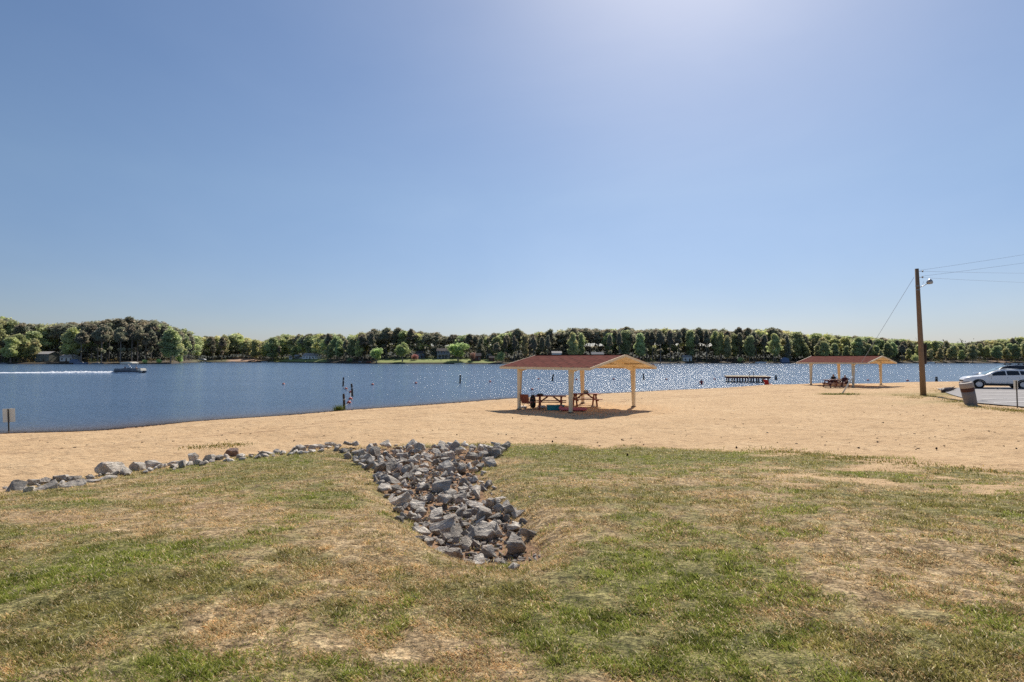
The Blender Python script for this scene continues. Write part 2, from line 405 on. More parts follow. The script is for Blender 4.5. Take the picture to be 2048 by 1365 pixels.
def build_ground():
    nu, nv = 560, 620
    v = np.linspace(0, 1, nv); Y = -8 + 9.5 * (np.exp(v * math.log(108 / 9.5 + 1)) - 1) + 0
    u = np.linspace(-1, 1, nu); u = np.sign(u) * (np.abs(u) * 1.15 + np.abs(u) ** 6 * .75)
    YY, UU = np.meshgrid(Y, u, indexing='ij'); XX = UU * (YY + 12.5)
    x = XX.ravel(); y = YY.ravel(); z = terrain(x, y)
    # small scale relief: lumpy turf near, trampled sand beyond
    s = -side_of_water(x, y); lw = sstep(-.3, .6, lawn_d(x, y))
    z = z + lw * (fbm(x * 5, y * 5, 61, 3) - .5) * .05
    foot = fbm(x * 2.6, y * 2.6, 71, 3); z = z - (1 - lw) * sstep(1.0, 4, s) * sstep(.50, .64, foot) * .032 * sstep(46, 38, x)
    rb = rockbed(x, y); lw = lw * (1 - .95 * sandy(x, y, z))
    z = z - rb * .03
    g = green(x, y, z)
    ppx, ppy = project(x, y, z)
    for cx, cy, rx, ry, a in ((420, 1020, 60, 14, .55), (120, 1037, 130, 9, .5), (950, 1325, 90, 35, .35), (1060, 1085, 40, 30, .2)): rb = np.maximum(rb, a * np.exp(-((ppx - cx) / rx) ** 2 - ((ppy - cy) / ry) ** 2) * (y > 1))
    wet = sstep(1.9, .2, s) 
    pole = np.exp(-(((x - 33.5) / 4.5) ** 2 + ((y - 44) / 3.0) ** 2)) + np.exp(-(((x - 30.5) / 5) ** 2 + ((y - 35.5) / 1.6) ** 2))
    tint = np.clip(pole * fbm(x * 1.5, y * 1.5, 77, 3) * 1.3, 0, .7)
    col = np.c_[lw, g, rb, np.ones(len(x))]; col2 = np.c_[wet, tint, np.clip(sum(np.exp(-((s - o_ - (fbm(x * .05, y * .05, 91, 2) - .5) * 5) / .22) ** 2) for o_ in (7.5, 9.1, 15.0, 16.6)) * (fbm(x * .5, y * .5, 92, 3) > .42), 0, 1), np.ones(len(x))]
    idx = np.arange(nu * nv).reshape(nv, nu)
    Q = np.stack([idx[:-1, :-1], idx[:-1, 1:], idx[1:, 1:], idx[1:, :-1]], -1).reshape(-1, 4)
    land = lw[Q].mean(1) > .5
    V = np.c_[x, y, z]
    for name, sel, lab, cat in (('lawn', land, None, None), ('sand_beach', ~land, None, None)):
        q = Q[sel]; used, inv = np.unique(q, return_inverse=True)
        o = np_mesh(name, V[used], inv.reshape(-1, 4), M['ground'], col[used], smooth=True)
        a = o.data.color_attributes.new('Col2', 'FLOAT_COLOR', 'POINT'); a.data.foreach_set('color', col2[used].astype(np.float32).ravel())
        tag(o, kind='structure')
def ground_mat():
    m, nt, out = new_mat('ground')
    p = N(nt, 'ShaderNodeBsdfPrincipled', Roughness=.95); L(nt, p.outputs[0], out.inputs[0]); p.inputs['Specular IOR Level'].default_value = .15
    a = N(nt, 'ShaderNodeVertexColor', _layer_name='Col'); s = N(nt, 'ShaderNodeSeparateColor'); L(nt, a.outputs[0], s.inputs[0])
    a2 = N(nt, 'ShaderNodeVertexColor', _layer_name='Col2'); s2 = N(nt, 'ShaderNodeSeparateColor'); L(nt, a2.outputs[0], s2.inputs[0])
    v = coords(nt)
    n1 = noise(nt, v, .45, 6, .65); n2 = noise(nt, v, 7, 6, .7); n3 = noise(nt, v, 60, 3, .7)
    sand = ramp(nt, n1, [(.32, (.60, .40, .215)), (.5, (.67, .455, .25)), (.7, (.74, .52, .295))])
    tr = N(nt, 'ShaderNodeMapping'); tr.inputs['Scale'].default_value = (1.0, 2.2, 1); tr.inputs['Rotation'].default_value = (0, 0, -.5); L(nt, v, tr.inputs['Vector'])
    pits = noise(nt, tr.outputs[0], 3.4, 5, .7)
    pm = ramp(nt, pits, [(.51, 0.), (.60, .75)])
    sand = mix(nt, pm, sand, (.40, .25, .13))
    sand = mix(nt, ramp(nt, n3, [(.45, 0.), (.75, .3)]), sand, (.78, .58, .36))
    sand = mix(nt, s2.outputs[1], sand, (.20, .20, .05))
    sand = mix(nt, s2.outputs[0], sand, (.26, .13, .07))
    sand = mix(nt, math_n(nt, 'MULTIPLY', s2.outputs[2], .6), sand, (.36, .22, .12))
    debris = noise(nt, v, 5, 5, .8); sand = mix(nt, ramp(nt, debris, [(.66, 0.), (.72, .7)]), sand, (.13, .08, .045))
    dry = ramp(nt, n2, [(.36, (.17, .115, .06)), (.5, (.42, .30, .165)), (.62, (.66, .49, .28))])
    grn = ramp(nt, n2, [(.36, (.11, .11, .04)), (.62, (.36, .31, .13))])
    soil = mix(nt, ramp(nt, math_n(nt, 'ADD', s.outputs[1], math_n(nt, 'MULTIPLY', math_n(nt, 'SUBTRACT', n2, .5), .8)), [(.3, 0.), (.7, 1.)]), dry, grn)
    n4 = noise(nt, v, 26, 4, .75)
    soil = mix(nt, 1.0, soil, ramp(nt, n4, [(.40, .45), (.50, .95), (.60, 1.45)]), 'MULTIPLY')
    c = mix(nt, s.outputs[0], sand, soil)
    dirt = ramp(nt, n2, [(.3, (.24, .14, .085)), (.7, (.46, .29, .17))])
    c = mix(nt, s.outputs[2], c, dirt)
    L(nt, c, p.inputs['Base Color'])
    hh = math_n(nt, 'ADD', math_n(nt, 'MULTIPLY', pits, -1.6), math_n(nt, 'ADD', n2, math_n(nt, 'MULTIPLY', n3, .25)))
    L(nt, bump(nt, hh, .8, .06), p.inputs['Normal'])
    return m
M['ground'] = ground_mat()
build_ground()

# ------------------------------------------------------------------ grass (stuff)
def leaf_mat(name, trans=.35, vary=.25, attr=True, base=(.1, .12, .04), rough=.8):
    m, nt, out = new_mat(name)
    d = N(nt, 'ShaderNodeBsdfDiffuse'); t = N(nt, 'ShaderNodeBsdfTranslucent'); g = N(nt, 'ShaderNodeMixShader'); g.inputs[0].default_value = trans
    if attr: a = N(nt, 'ShaderNodeVertexColor', _layer_name='Col'); c = a.outputs[0]
    else: c = N(nt, 'ShaderNodeRGB'); c.outputs[0].default_value = c4(base); c = c.outputs[0]
    if vary:
        oi = N(nt, 'ShaderNodeObjectInfo'); r = ramp(nt, oi.outputs['Random'], [(0, 1 - vary), (1, 1 + vary)]); c = mix(nt, 1.0, c, r, 'MULTIPLY')
        hs = N(nt, 'ShaderNodeHueSaturation'); L(nt, c, hs.inputs['Color'])
        L(nt, math_n(nt, 'ADD', math_n(nt, 'MULTIPLY', oi.outputs['Random'], .03), .480), hs.inputs['Hue']); c = hs.outputs[0]
    L(nt, c, d.inputs[0]); L(nt, c, t.inputs[0]); L(nt, d.outputs[0], g.inputs[1]); L(nt, t.outputs[0], g.inputs[2]); L(nt, g.outputs[0], out.inputs[0])
    return m
M['grass'] = leaf_mat('grass_blades', .5, 0)
def blades(name, x, y, length, width, lean, col, parent=None):
    n = len(x); z = terrain(x, y) - .01
    ang = rs.rand(n) * 2 * math.pi
    wind = R(200); la = np.where(rs.rand(n) < .35, wind + rs.randn(n) * .6, rs.rand(n) * 2 * math.pi)
    dx = np.cos(la) * lean; dy = np.sin(la) * lean
    px = -np.sin(ang) * width / 2; py = np.cos(ang) * width / 2
    V = np.zeros((n, 5, 3), np.float32)
    up = np.sqrt(np.clip(1 - lean ** 2, .05, 1))
    for k, (t, w) in enumerate(((0, 1), (0, -1), (.55, .8), (.55, -.8), (1, 0))):
        bend = t ** 1.6
        V[:, k, 0] = x + dx * length * bend + px * w
        V[:, k, 1] = y + dy * length * bend + py * w
        V[:, k, 2] = z + length * up * (t - .25 * t * t * lean)
    b = (np.arange(n) * 5)[:, None]
    T = np.concatenate([b + np.array([0, 1, 3]), b + np.array([0, 3, 2]), b + np.array([2, 3, 4])])
    C = np.ones((n, 5, 4), np.float32)
    sh = np.array([.85, .85, 1.0, 1.0, 1.15])  # painted shading along each blade: darker root, lighter tip
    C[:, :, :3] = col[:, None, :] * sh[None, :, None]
    return np_mesh(name, V.reshape(-1, 3), T, M['grass'], C.reshape(-1, 4), parent=parent)
def _hash2(a, b, s_):
    q = np.sin(a * 12.9898 + b * 78.233 + s_ * 37.719) * 43758.5453
    return q - np.floor(q)
def lawn_grass(N0=1250000):
    ly = np.exp(rs.rand(N0) * (math.log(18.5) - math.log(1.9)) + math.log(1.9))
    ux = (rs.rand(N0) * 2 - 1) * 1.22
    x = ux * ly; y = ly
    # gather part of them into tufts
    k = rs.rand(N0) < .38
    cell = .17 + 0 * y
    hx = np.floor(x / cell); hy = np.floor(y / cell)
    jx = _hash2(hx, hy, 5); jy = _hash2(hx, hy, 9); k &= _hash2(hx, hy, 12) < .8; sp_ = .018 + .03 * _hash2(hx, hy, 15)
    x = np.where(k, (hx + jx) * cell + rs.randn(N0) * sp_, x); y = np.where(k, (hy + jy) * cell + rs.randn(N0) * sp_, y)
    z = terrain(x, y); g = green(x, y, z); ld = lawn_d(x, y); rb = rockbed(x, y)
    edge = sstep(-.9, .6, ld)
    clump = fbm(x * 6, y * 6, 133, 2)
    keep = (rs.rand(N0) < edge) & (rs.rand(N0) > rb * .96) & ((g > .10) | (rs.rand(N0) < .8)) & (clump + g * .5 > .10 + rs.rand(N0) * .24) & (edge > .15)
    px, py = project(x, y, z)
    fine = vnoise(x * 9, y * 9, 201) * .6 + vnoise(x * 17, y * 17, 202) * .4
    keep &= fine + .25 * g > .20 + .2 * rs.rand(N0)
    keep &= rs.rand(N0) > sandy(x, y, z) * .93          # sand spreads through the turf here
    x, y, z, g, k = x[keep], y[keep], z[keep], g[keep], k[keep]; n = len(x)
    tuft = vnoise(x * 4.2, y * 4.2, 103)
    isg = rs.rand(n) < np.clip((g - .20) * 1.1 + (tuft - .5) * .6, .06, .84)
    c_dry = np.array([.60, .445, .25])[None] * (.55 + .75 * rs.rand(n))[:, None] * np.array([1, .96, .9])[None]
    c_gry = np.array([.40, .35, .20])[None] * (.7 + .6 * rs.rand(n))[:, None]
    c_dry = np.where((rs.rand(n) < .35)[:, None], c_gry, c_dry)
    t = np.clip(.25 + .9 * tuft * rs.rand(n), 0, 1)[:, None]
    c_g = np.array([.135, .15, .052])[None] * (1 - t) + np.array([.32, .31, .11])[None] * t
    dk = (_hash2(np.floor(x / .17), np.floor(y / .17), 21) < .12)[:, None]; c_g = np.where(dk, c_g * .62, c_g)
    c_g = c_g * np.array([1.08, .98, .9])[None]
    vx, vy = project(x, y, z); vivid = (fbm(x * .8, y * .8, 171, 2) + .3 * np.exp(-((vx - 1330) / 260) ** 2 - ((vy - 1140) / 90) ** 2) > .56)[:, None]
    c_g = np.where(vivid, c_g * np.array([.92, 1.12, .76])[None], c_g)
    col = np.where(isg[:, None], c_g, c_dry) * (.72 + 1.05 * (vnoise(x * 7, y * 7, 205) * .5 + vnoise(x * 15, y * 15, 206) * .5))[:, None] * 1.04
    hot = (rs.rand(n) < .07)[:, None]; col = np.where(hot, np.array([[.95, .82, .52]]), col)
    ln = np.where(isg, .022 + .04 * rs.rand(n) * (.3 + tuft), .02 + .035 * rs.rand(n)) * (1 + .25 * k) * (1 + .02 * y) * .88
    lean = np.where(isg, .35 + .55 * rs.rand(n), .6 + .37 * rs.rand(n))
    w = .0035 + .00062 * y + .002 * rs.rand(n)
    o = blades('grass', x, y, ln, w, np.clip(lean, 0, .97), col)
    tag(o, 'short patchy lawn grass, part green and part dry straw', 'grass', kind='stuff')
lawn_grass()
def tuft_obj(name, centers, label, cat='grass', n=160, sp=.35, h=.25, green_c=(.10, .14, .03), kind='stuff'):
    xs, ys, hs = [], [], []
    for (cx, cy, s) in centers:
        xs.append(cx + rs.randn(int(n * s)) * sp * s); ys.append(cy + rs.randn(int(n * s)) * sp * s * .8); hs.append(np.ones(int(n * s)) * s)
    x = np.concatenate(xs); y = np.concatenate(ys); m = len(x)
    col = np.array(green_c)[None] * (.6 + .9 * rs.rand(m))[:, None] * np.where(rs.rand(m)[:, None] < .25, np.array([[2.2, 1.5, 1.6]]), 1.0)
    o = blades(name, x, y, h * (.4 + .8 * rs.rand(m)), .012 + .014 * rs.rand(m), .15 + .5 * rs.rand(m), col)
    if kind == 'stuff': tag(o, label, cat, kind='stuff')
    else: tag(o, label, cat)
    return o
g = ground(1684, 789); tuft_obj('weed_tuft', [(g.x + rnd.uniform(-1.1, 1.4), g.y + rnd.uniform(-.5, .5), 1) for _ in range(6)], 'low green weed mound around the foot of the slanting guy wire guard', 'weeds', 150, .45, .16, kind='thing')
g = on_z(685, 821, .03); tuft_obj('weed_tuft', [(g.x - .25, g.y + .05, 1.0)], 'green reed tuft at the foot of the wooden post on the shoreline', 'weeds', 340, .17, .5, kind='thing')
cs = []
for (x0, y0, x1, y1, n_) in ((1800, 792, 1850, 797, 12), (1850, 790, 1935, 806, 40), (1935, 812, 2048, 824, 45), (1870, 780, 1905, 786, 10), (1570, 905, 2048, 950, 30), (390, 897, 480, 888, 16), (1500, 897, 1600, 905, 6)):
    for _ in range(n_):
        t = rnd.random(); p = ground(x0 + (x1 - x0) * t + rnd.uniform(-12, 12), y0 + (y1 - y0) * t + rnd.uniform(-2.5, 2.5)); cs.append((p.x, p.y, .8))
tuft_obj('sparse_grass', cs, 'thin patches of yellow green grass in the sand by the pole and lot edge', 'grass', 50, .42, .07, (.17, .17, .045))

# ------------------------------------------------------------------ rocks
def rock_mesh(i, slab=False):
    r = random.Random(100 + i); bm = bmesh.new()
    n = r.choice([9, 11, 13, 16])
    for _ in range(n):
        v = Vector((r.gauss(0, 1), r.gauss(0, 1), r.gauss(0, 1))).normalized()
        v = Vector((math.copysign(abs(v.x) ** .7, v.x) * .56, math.copysign(abs(v.y) ** .7, v.y) * r.uniform(.36, .46), math.copysign(abs(v.z) ** .7, v.z) * (.2 if slab else .36)))
        bm.verts.new(v)
    bmesh.ops.convex_hull(bm, input=bm.verts)
    bmesh.ops.delete(bm, geom=[v for v in bm.verts if not v.link_faces], context='VERTS')
    bmesh.ops.bevel(bm, geom=bm.edges[:], offset=.022, segments=1, affect='EDGES', clamp_overlap=True)
    bmesh.ops.triangulate(bm, faces=bm.faces)
    bmesh.ops.subdivide_edges(bm, edges=[e for e in bm.edges if e.calc_length() > .12], cuts=2, use_grid_fill=True)
    bmesh.ops.triangulate(bm, faces=bm.faces)
    bm.normal_update()
    for v in bm.verts:
        q = v.co * 4 + Vector((i * 3.3, 0, 0)); k = float(fbm(np.array([q.x + q.z * .7]), np.array([q.y - q.z * .5]), i, 3)[0]) - .5
        q2 = v.co * 11; k2 = float(vnoise(np.array([q2.x + q2.z]), np.array([q2.y - q2.z]), i + 9)[0]) - .5
        v.co += v.normal * (k * .085 + k2 * .03)
    me = bpy.data.meshes.new('rock'); bm.to_mesh(me); bm.free(); me.materials.append(M['rock']); return me
ROCKS = [rock_mesh(i) for i in range(16)] + [rock_mesh(50 + i, True) for i in range(8)]
placed = []
def rock(x, y, size, flat=1.0, kind=None, lift=0, label=None, group=None, tilt=.5, me=None, mat=None, asp=1.0):
    me = me or rnd.choice(ROCKS[:16] if kind is None else (ROCKS[16:] if kind == 'slab' else ROCKS[:16]))
    o = bpy.data.objects.new('rock', me); COL.objects.link(o)
    sx = size * 1.0; o.scale = (sx, sx * rnd.uniform(.8, 1.1) * asp, sx * flat * rnd.uniform(.85, 1.15))
    o.rotation_euler = (rnd.gauss(0, tilt * .5), rnd.gauss(0, tilt * .5), rnd.uniform(0, 6.28))
    o.location = (x, y, tz(x, y) + size * (.19 * flat if kind != 'slab' else .09) + lift)
    if mat is not None:
        o.data = me.copy(); o.data.materials.clear(); o.data.materials.append(mat)
    placed.append((x, y, size)); tag(o, label, 'rock', group); return o
ROWG = 'rocks edging the lawn beside the sand'
row = [(17, 985, 48, 'broad grey block at the far left end of the rock row beside the sand', None), (52, 986, 30, None, None), (84, 981, 41, 'big dark block third from the left end of the rock row', None), (66, 968, 38, None, 'slab'), (116, 964, 31, 'upright dark blue-grey rock near the left end of the rock row', None),
       (134, 975, 46, 'low flat tan slab lying in front of the row at its left end', 'slab'), (147, 960, 28, None, 'slab'), (171, 966, 40, None, 'slab'), (209, 951, 56, 'largest pale grey boulder in the row between lawn and sand', None), (209, 960, 34, 'dark rock tucked in front of the largest boulder of the row', 'slab'),
       (246, 950, 28, None, None), (266, 942, 42, 'long dark block just right of the largest boulder of the row', None), (298, 937, 38, 'long humped grey block halfway along the left part of the row', None), (325, 934, 20, None, None), (341, 931, 17, None, None), (352, 929, 16, None, None),
       (363, 936, 30, 'dark wedge shaped rock in front of the tall narrow one', None), (381, 924, 23, 'tall narrow grey rock standing upright in the row', 'tall'), (392, 931, 21, None, None), (415, 923, 30, None, None), (436, 921, 23, 'pale rounded rock beside the brown round one in the row', None),
       (460, 914, 27, 'round brown boulder standing proud in the rock row', 'round'), (477, 917, 18, None, None), (500, 912, 16, None, 'slab'), (528, 911, 50, 'long thin slab lying flat in the right part of the row', 'slab'), (552, 907, 17, None, None), (578, 904, 24, None, None), (598, 903, 25, None, None), (626, 901, 30, None, None),
       (645, 897, 22, None, None), (655, 894, 20, None, None), (670, 903, 22, None, None), (685, 906, 24, None, None), (612, 897, 16, None, None), (565, 908, 14, None, None), (308, 940, 14, None, None), (695, 918, 28, 'smooth tan rock apart from the heap on the lawn edge', None), (665, 893, 18, None, None), (640, 904, 14, None, None)]
for px, py, w, lab, kd in row:
    p = ground(px, py); s = w * p.y / F * .96
    k = {'slab': 'slab', None: None, 'tall': None, 'round': None}[kd]
    o = rock(p.x, p.y + s * .3, s, {'tall': 1.5, 'round': 1.25}.get(kd, 1.0) * .95, k, label=lab or 'grey stone in the single row dividing lawn from beach', group=ROWG if not lab else ROWG, tilt=.25, mat=M['rockred'] if kd == 'round' else None, lift=-.05 * s)
big = [(1031, 1106, 66, 'biggest boulder, split brown and grey, at the lower right of the stone swale', 'big'), (1026, 1072, 34, 'tall slab leaning behind the biggest boulder', None), (996, 1074, 33, 'upright grey block left of the biggest boulder', 'tall'), (960, 1082, 52, 'dark wide rock in the middle of the lower swale', None),
       (975, 1117, 40, 'grey block touching the pale triangular stone', None), (957, 1128, 40, 'pale triangular flat stone at the swale foot', 'slab'), (1030, 1141, 28, 'small pale stone lowest of all in the swale', None), (1009, 1131, 24, None, 'slab'), (913, 1120, 34, None, None), (880, 1108, 44, 'long thin pale slab along the left foot of the swale', 'slab'),
       (885, 1067, 60, 'long ridged grey boulder on the left of the lower swale', None), (857, 1091, 30, None, None), (901, 1085, 36, None, None), (928, 1093, 24, None, None), (947, 1093, 27, None, None), (908, 1100, 28, None, None), (842, 1068, 40, None, 'slab'), (840, 1080, 34, None, 'slab'), (796, 1042, 26, None, None),
       (792, 1012, 60, 'broad fractured boulder on the left bank of the swale', None), (833, 1019, 34, None, None), (880, 1016, 46, 'angular grey boulder at the centre of the swale', None), (918, 1006, 38, None, None), (948, 1016, 36, 'pale flat stone right of the swale centre', 'slab'), (977, 1019, 38, None, None),
       (967, 1041, 38, 'pyramid shaped pale grey rock on the right of the swale', 'tall'), (916, 1034, 28, None, None), (934, 1036, 24, None, None), (960, 996, 42, 'tilted dark boulder on the right bank of the upper swale', 'tall'), (882, 986, 58, 'long dark boulder tilted up toward the right in the upper swale', None),
       (843, 983, 32, None, None), (898, 989, 34, None, 'slab'), (936, 973, 38, None, None), (925, 984, 24, None, None), (767, 986, 38, 'dark low boulder on the left edge of the upper swale', None), (777, 969, 42, None, None), (786, 953, 24, 'narrow rust brown stone standing on end in the heap', 'rust'),
       (1014, 1022, 26, None, 'slab'), (900, 1050, 34, None, None), (870, 1034, 40, None, 'slab'), (930, 1056, 26, None, None), (950, 1060, 24, None, None), (820, 1040, 30, None, None),
       (982, 934, 32, 'blocky rock at the right end of the heap below its tip stone', None), (989, 916, 28, 'pale pointed stone at the right tip of the heap', 'tall'), (967, 916, 28, None, None), (786, 921, 36, 'flat topped tan stone on the upper left of the heap', None)]
for _ in range(120):
    px = rnd.uniform(10, 700); py = float(np.interp(px, [0, 66, 134, 209, 266, 363, 436, 528, 598, 700], [985, 972, 967, 955, 945, 934, 922, 911, 904, 897])) + rnd.uniform(-5, 5)
    p = ground(px, py); s = rnd.uniform(.12, .24)
    if any((p.x - a) ** 2 + (p.y - b) ** 2 < (.36 * (s + c)) ** 2 for a, b, c in placed): continue
    rock(p.x, p.y, s, .8, None, label='grey stone in the single row dividing lawn from beach', group=ROWG, tilt=.6)
SWG = 'stones filling the swale'
for px, py, w, lab, kd in big:
    p = ground(px, py); s = w * p.y / F * 1.0
    zone = 'grey angular stone in the lower swale in front of the big heap'
    o = rock(p.x, p.y + s * .3, s, {'tall': 1.2, 'rust': 1.6, 'big': .95}.get(kd, .85), 'slab' if kd == 'slab' else None, label=lab or zone, group=SWG, mat=M['rockred'] if kd == 'rust' else None, tilt=.5)
cnt = 0
for _ in range(9000):
    y = rnd.uniform(6.0, 17.3); lat, w, dep = swale(0, y); ax = -float(lat); w = float(w)
    x = ax + rnd.uniform(-1, 1) * w * 1.0
    far = y > 12.4
    s = rnd.choice([rnd.uniform(.22, .36), rnd.uniform(.15, .28)]) if far else rnd.uniform(.12, .26)
    if y < 7 and rnd.random() < .6: continue
    k = .25 if far else .33
    if any((x - a) ** 2 + (y - b) ** 2 < (k * (s + c)) ** 2 for a, b, c in placed): continue
    rock(x, y, s, rnd.uniform(.8, 1.2) if far else .9, None if rnd.random() < .55 else 'slab', lift=(rnd.uniform(0, .12) if far else 0), tilt=.9,
         label='grey jumbled stone in the wide heap at the sand end of the swale' if far else 'grey angular stone in the lower swale in front of the big heap', group='stones of the wide heap' if far else SWG,
         mat=None)
    cnt += 1
    if cnt > 285: break

def rubble():
    # the stones beyond the 295 that show largest join the rubble
    rk = [o for o in bpy.data.objects if o.name.split('.')[0] == 'rock']
    rk.sort(key=lambda o: -o.scale.x / max(o.location.y, 1) - (10 if not any(q in o['label'] for q in ('jumbled', 'angular stone', 'single row')) else 0))
    small = rk[295:]; SV, SF, sb = [], [], 0
    for o in small:
        me = o.data; co = np.empty(len(me.vertices) * 3); me.vertices.foreach_get('co', co)
        mt = np.array(Matrix.LocRotScale(o.location, o.rotation_euler, o.scale)); co = co.reshape(-1, 3) @ mt[:3, :3].T + mt[:3, 3]
        SV.append(co); SF += [tuple(v + sb for v in p.vertices) for p in me.polygons]; sb += len(co); bpy.data.objects.remove(o)
    if SV: tag(np_mesh('small_riprap', np.concatenate(SV), SF, M['rock']), 'smallest grey stones wedged between the larger swale rocks', 'gravel', kind='stuff')
    Vs, Fs = [], []; base = 0; me = ROCKS[3]; c0 = np.array([v.co for v in me.vertices]) ; 
    bm = bmesh.new(); 
    for _ in range(8): bm.verts.new((rnd.uniform(-.5, .5), rnd.uniform(-.5, .5), rnd.uniform(-.35, .35)))
    bmesh.ops.convex_hull(bm, input=bm.verts); bmesh.ops.delete(bm, geom=[v for v in bm.verts if not v.link_faces], context='VERTS'); bmesh.ops.triangulate(bm, faces=bm.faces)
    bm.verts.ensure_lookup_table(); P = np.array([v.co for v in bm.verts]); T = np.array([[v.index for v in f.verts] for f in bm.faces]); 
    for i in range(2200):
        y = rnd.uniform(5.6, 17.4); lat, w, dep = swale(0, y); x = -float(lat) + rnd.gauss(0, .42) * float(w)
        s = rnd.uniform(.02, .10); a = rnd.uniform(0, 6.28); c, si = math.cos(a), math.sin(a)
        q = P * s; q = np.c_[q[:, 0] * c - q[:, 1] * si, q[:, 0] * si + q[:, 1] * c, q[:, 2]] + np.array([x, y, tz(x, y) + s * .1 - .02])
        Vs.append(q); Fs.append(T + base); base += len(P)
    o = np_mesh('stone_rubble', np.concatenate(Vs), np.concatenate(Fs), M['chips']); tag(o, 'small stone chips scattered between the swale rocks', 'gravel', kind='stuff')
rubble()

# ------------------------------------------------------------------ lake
def water_mat():
    m, nt, out = new_mat('lake_water')
    p = N(nt, 'ShaderNodeBsdfPrincipled'); p.inputs['Roughness'].default_value = .15; p.inputs['IOR'].default_value = 1.33
    p.inputs['Specular IOR Level'].default_value = .5
    a = N(nt, 'ShaderNodeVertexColor', _layer_name='Col'); s = N(nt, 'ShaderNodeSeparateColor'); L(nt, a.outputs[0], s.inputs[0])
    g = coords(nt, 'Object', (.55, 1.7, 1)); g2 = coords(nt, 'Object', (.7, 1.3, 1))
    big_ = noise(nt, coords(nt, 'Object', (.02, .05, 1)), 1, 3)
    deep = ramp(nt, big_, [(.35, (.075, .135, .225)), (.65, (.095, .16, .26))])
    L(nt, mix(nt, s.outputs[0], deep, (.17, .105, .06)), p.inputs['Base Color'])
    h1 = noise(nt, g, 1.6, 3, .55, .4); h2 = noise(nt, g2, 6.5, 3, .6)
    hh = math_n(nt, 'ADD', h1, math_n(nt, 'MULTIPLY', h2, .28))
    st = math_n(nt, 'SUBTRACT', 1.0, math_n(nt, 'MULTIPLY', s.outputs[0], .75))
    b = N(nt, 'ShaderNodeBump'); b.inputs['Distance'].default_value = .20; L(nt, st, b.inputs['Strength']); L(nt, hh, b.inputs['Height'])
    L(nt, b.outputs[0], p.inputs['Normal'])
    tr = N(nt, 'ShaderNodeBsdfTransparent'); mx = N(nt, 'ShaderNodeMixShader')
    L(nt, math_n(nt, 'MULTIPLY', s.outputs[1], .75), mx.inputs[0]); L(nt, p.outputs[0], mx.inputs[1]); L(nt, tr.outputs[0], mx.inputs[2]); L(nt, mx.outputs[0], out.inputs[0])
    return m
M['water'] = water_mat()
def build_lake():
    nu = 260; offs = np.concatenate([[-3, -1.0, -.3, 0, .15, .3, .5, .8, 1.2, 1.7, 2.4, 3.2, 4.5, 6, 8, 11, 15, 22, 35, 60, 100, 180, 320, 560, 900]])
    xs = np.concatenate([np.linspace(WL[0, 0] - 12, WL[-1, 0], nu)])
    yb = np.interp(xs, WL[:, 0], WL[:, 1])
    V = []; C = []
    for o in offs:
        sx = 1 + max(o, 0) / 25.0
        V.append(np.c_[xs * sx, yb + o, np.zeros(nu)]); s = 1 / (1 + (max(o, 0) / 1.6) ** 2); tr = math.exp(-max(o, 0) / .7)
        C.append(np.c_[np.full(nu, s), np.full(nu, tr), np.zeros(nu), np.ones(nu)])
    idx = np.arange(nu * len(offs)).reshape(len(offs), nu)
    Q = np.stack([idx[:-1, :-1], idx[:-1, 1:], idx[1:, 1:], idx[1:, :-1]], -1).reshape(-1, 4)
    tag(np_mesh('lake_water', np.concatenate(V), Q, M['water'], np.concatenate(C), smooth=True), kind='structure')
build_lake()

# ------------------------------------------------------------------ far shore
SH = [(-700, 400), (-300, 385), (0, 375), (200, 375), (345, 388), (372, 470), (400, 540), (480, 560), (560, 545), (650, 470), (700, 420), (760, 395), (980, 380), (1100, 385), (1400, 425), (1600, 440), (2048, 440), (2500, 450), (3000, 460)]
def shoreY(px): return float(np.interp(px, [a for a, b in SH], [b for a, b in SH]))
def far_z(px, back): # bank height behind the shore
    b = max(back, 0)
    lawnk = max(math.exp(-((px - 870) / 130) ** 2), math.exp(-((px - 605) / 55) ** 2), math.exp(-((px - 485) / 35) ** 2))
    return .35 + (1 - math.exp(-b / 12)) * (1.2 + lawnk * 1.5) + b * .035
def far_mat():
    m, nt, out = new_mat('far_bank')
    p = N(nt, 'ShaderNodeBsdfPrincipled', Roughness=.95); L(nt, p.outputs[0], out.inputs[0])
    a = N(nt, 'ShaderNodeVertexColor', _layer_name='Col'); v = coords(nt)
    L(nt, mix(nt, ramp(nt, noise(nt, v, .15, 6, .7), [(.3, .7), (.7, 1.0)]), (0, 0, 0), a.outputs[0]), p.inputs['Base Color'])
    return m
M['far'] = far_mat()
def far_bank():
    pxs = np.linspace(-700, 3000, 300); backs = [-6, 0, .6, 4, 10, 18, 30, 50, 90, 160, 300, 700]
    V = []; C = []
    for b in backs:
        for px in pxs:
            Y = shoreY(px) + b; X = (px - 1024) / F * Y
            z = -1.5 if b < 0 else (0 if b == 0 else far_z(px, b))
            V.append((X, Y, z))
            c = np.array([.10, .075, .045])
            if 540 < px < 655 or 755 < px < 990: c = np.array([.30, .34, .10]) if b > 1 else np.array([.06, .05, .03])
            if 455 < px < 515: c = np.array([.50, .32, .21])
            if 1980 < px < 2030: c = np.array([.34, .22, .15])
            if 380 < px < 455: c = np.array([.14, .13, .06])
            if b > 60: c = np.array([.045, .05, .025])
            if b <= .6: c = np.array([.055, .04, .03])
            C.append((*c, 1))
    n = len(pxs); idx = np.arange(n * len(backs)).reshape(len(backs), n)
    Q = np.stack([idx[:-1, :-1], idx[:-1, 1:], idx[1:, 1:], idx[1:, :-1]], -1).reshape(-1, 4)
    tag(np_mesh('far_shore', V, Q, M['far'], C), kind='structure')
far_bank()
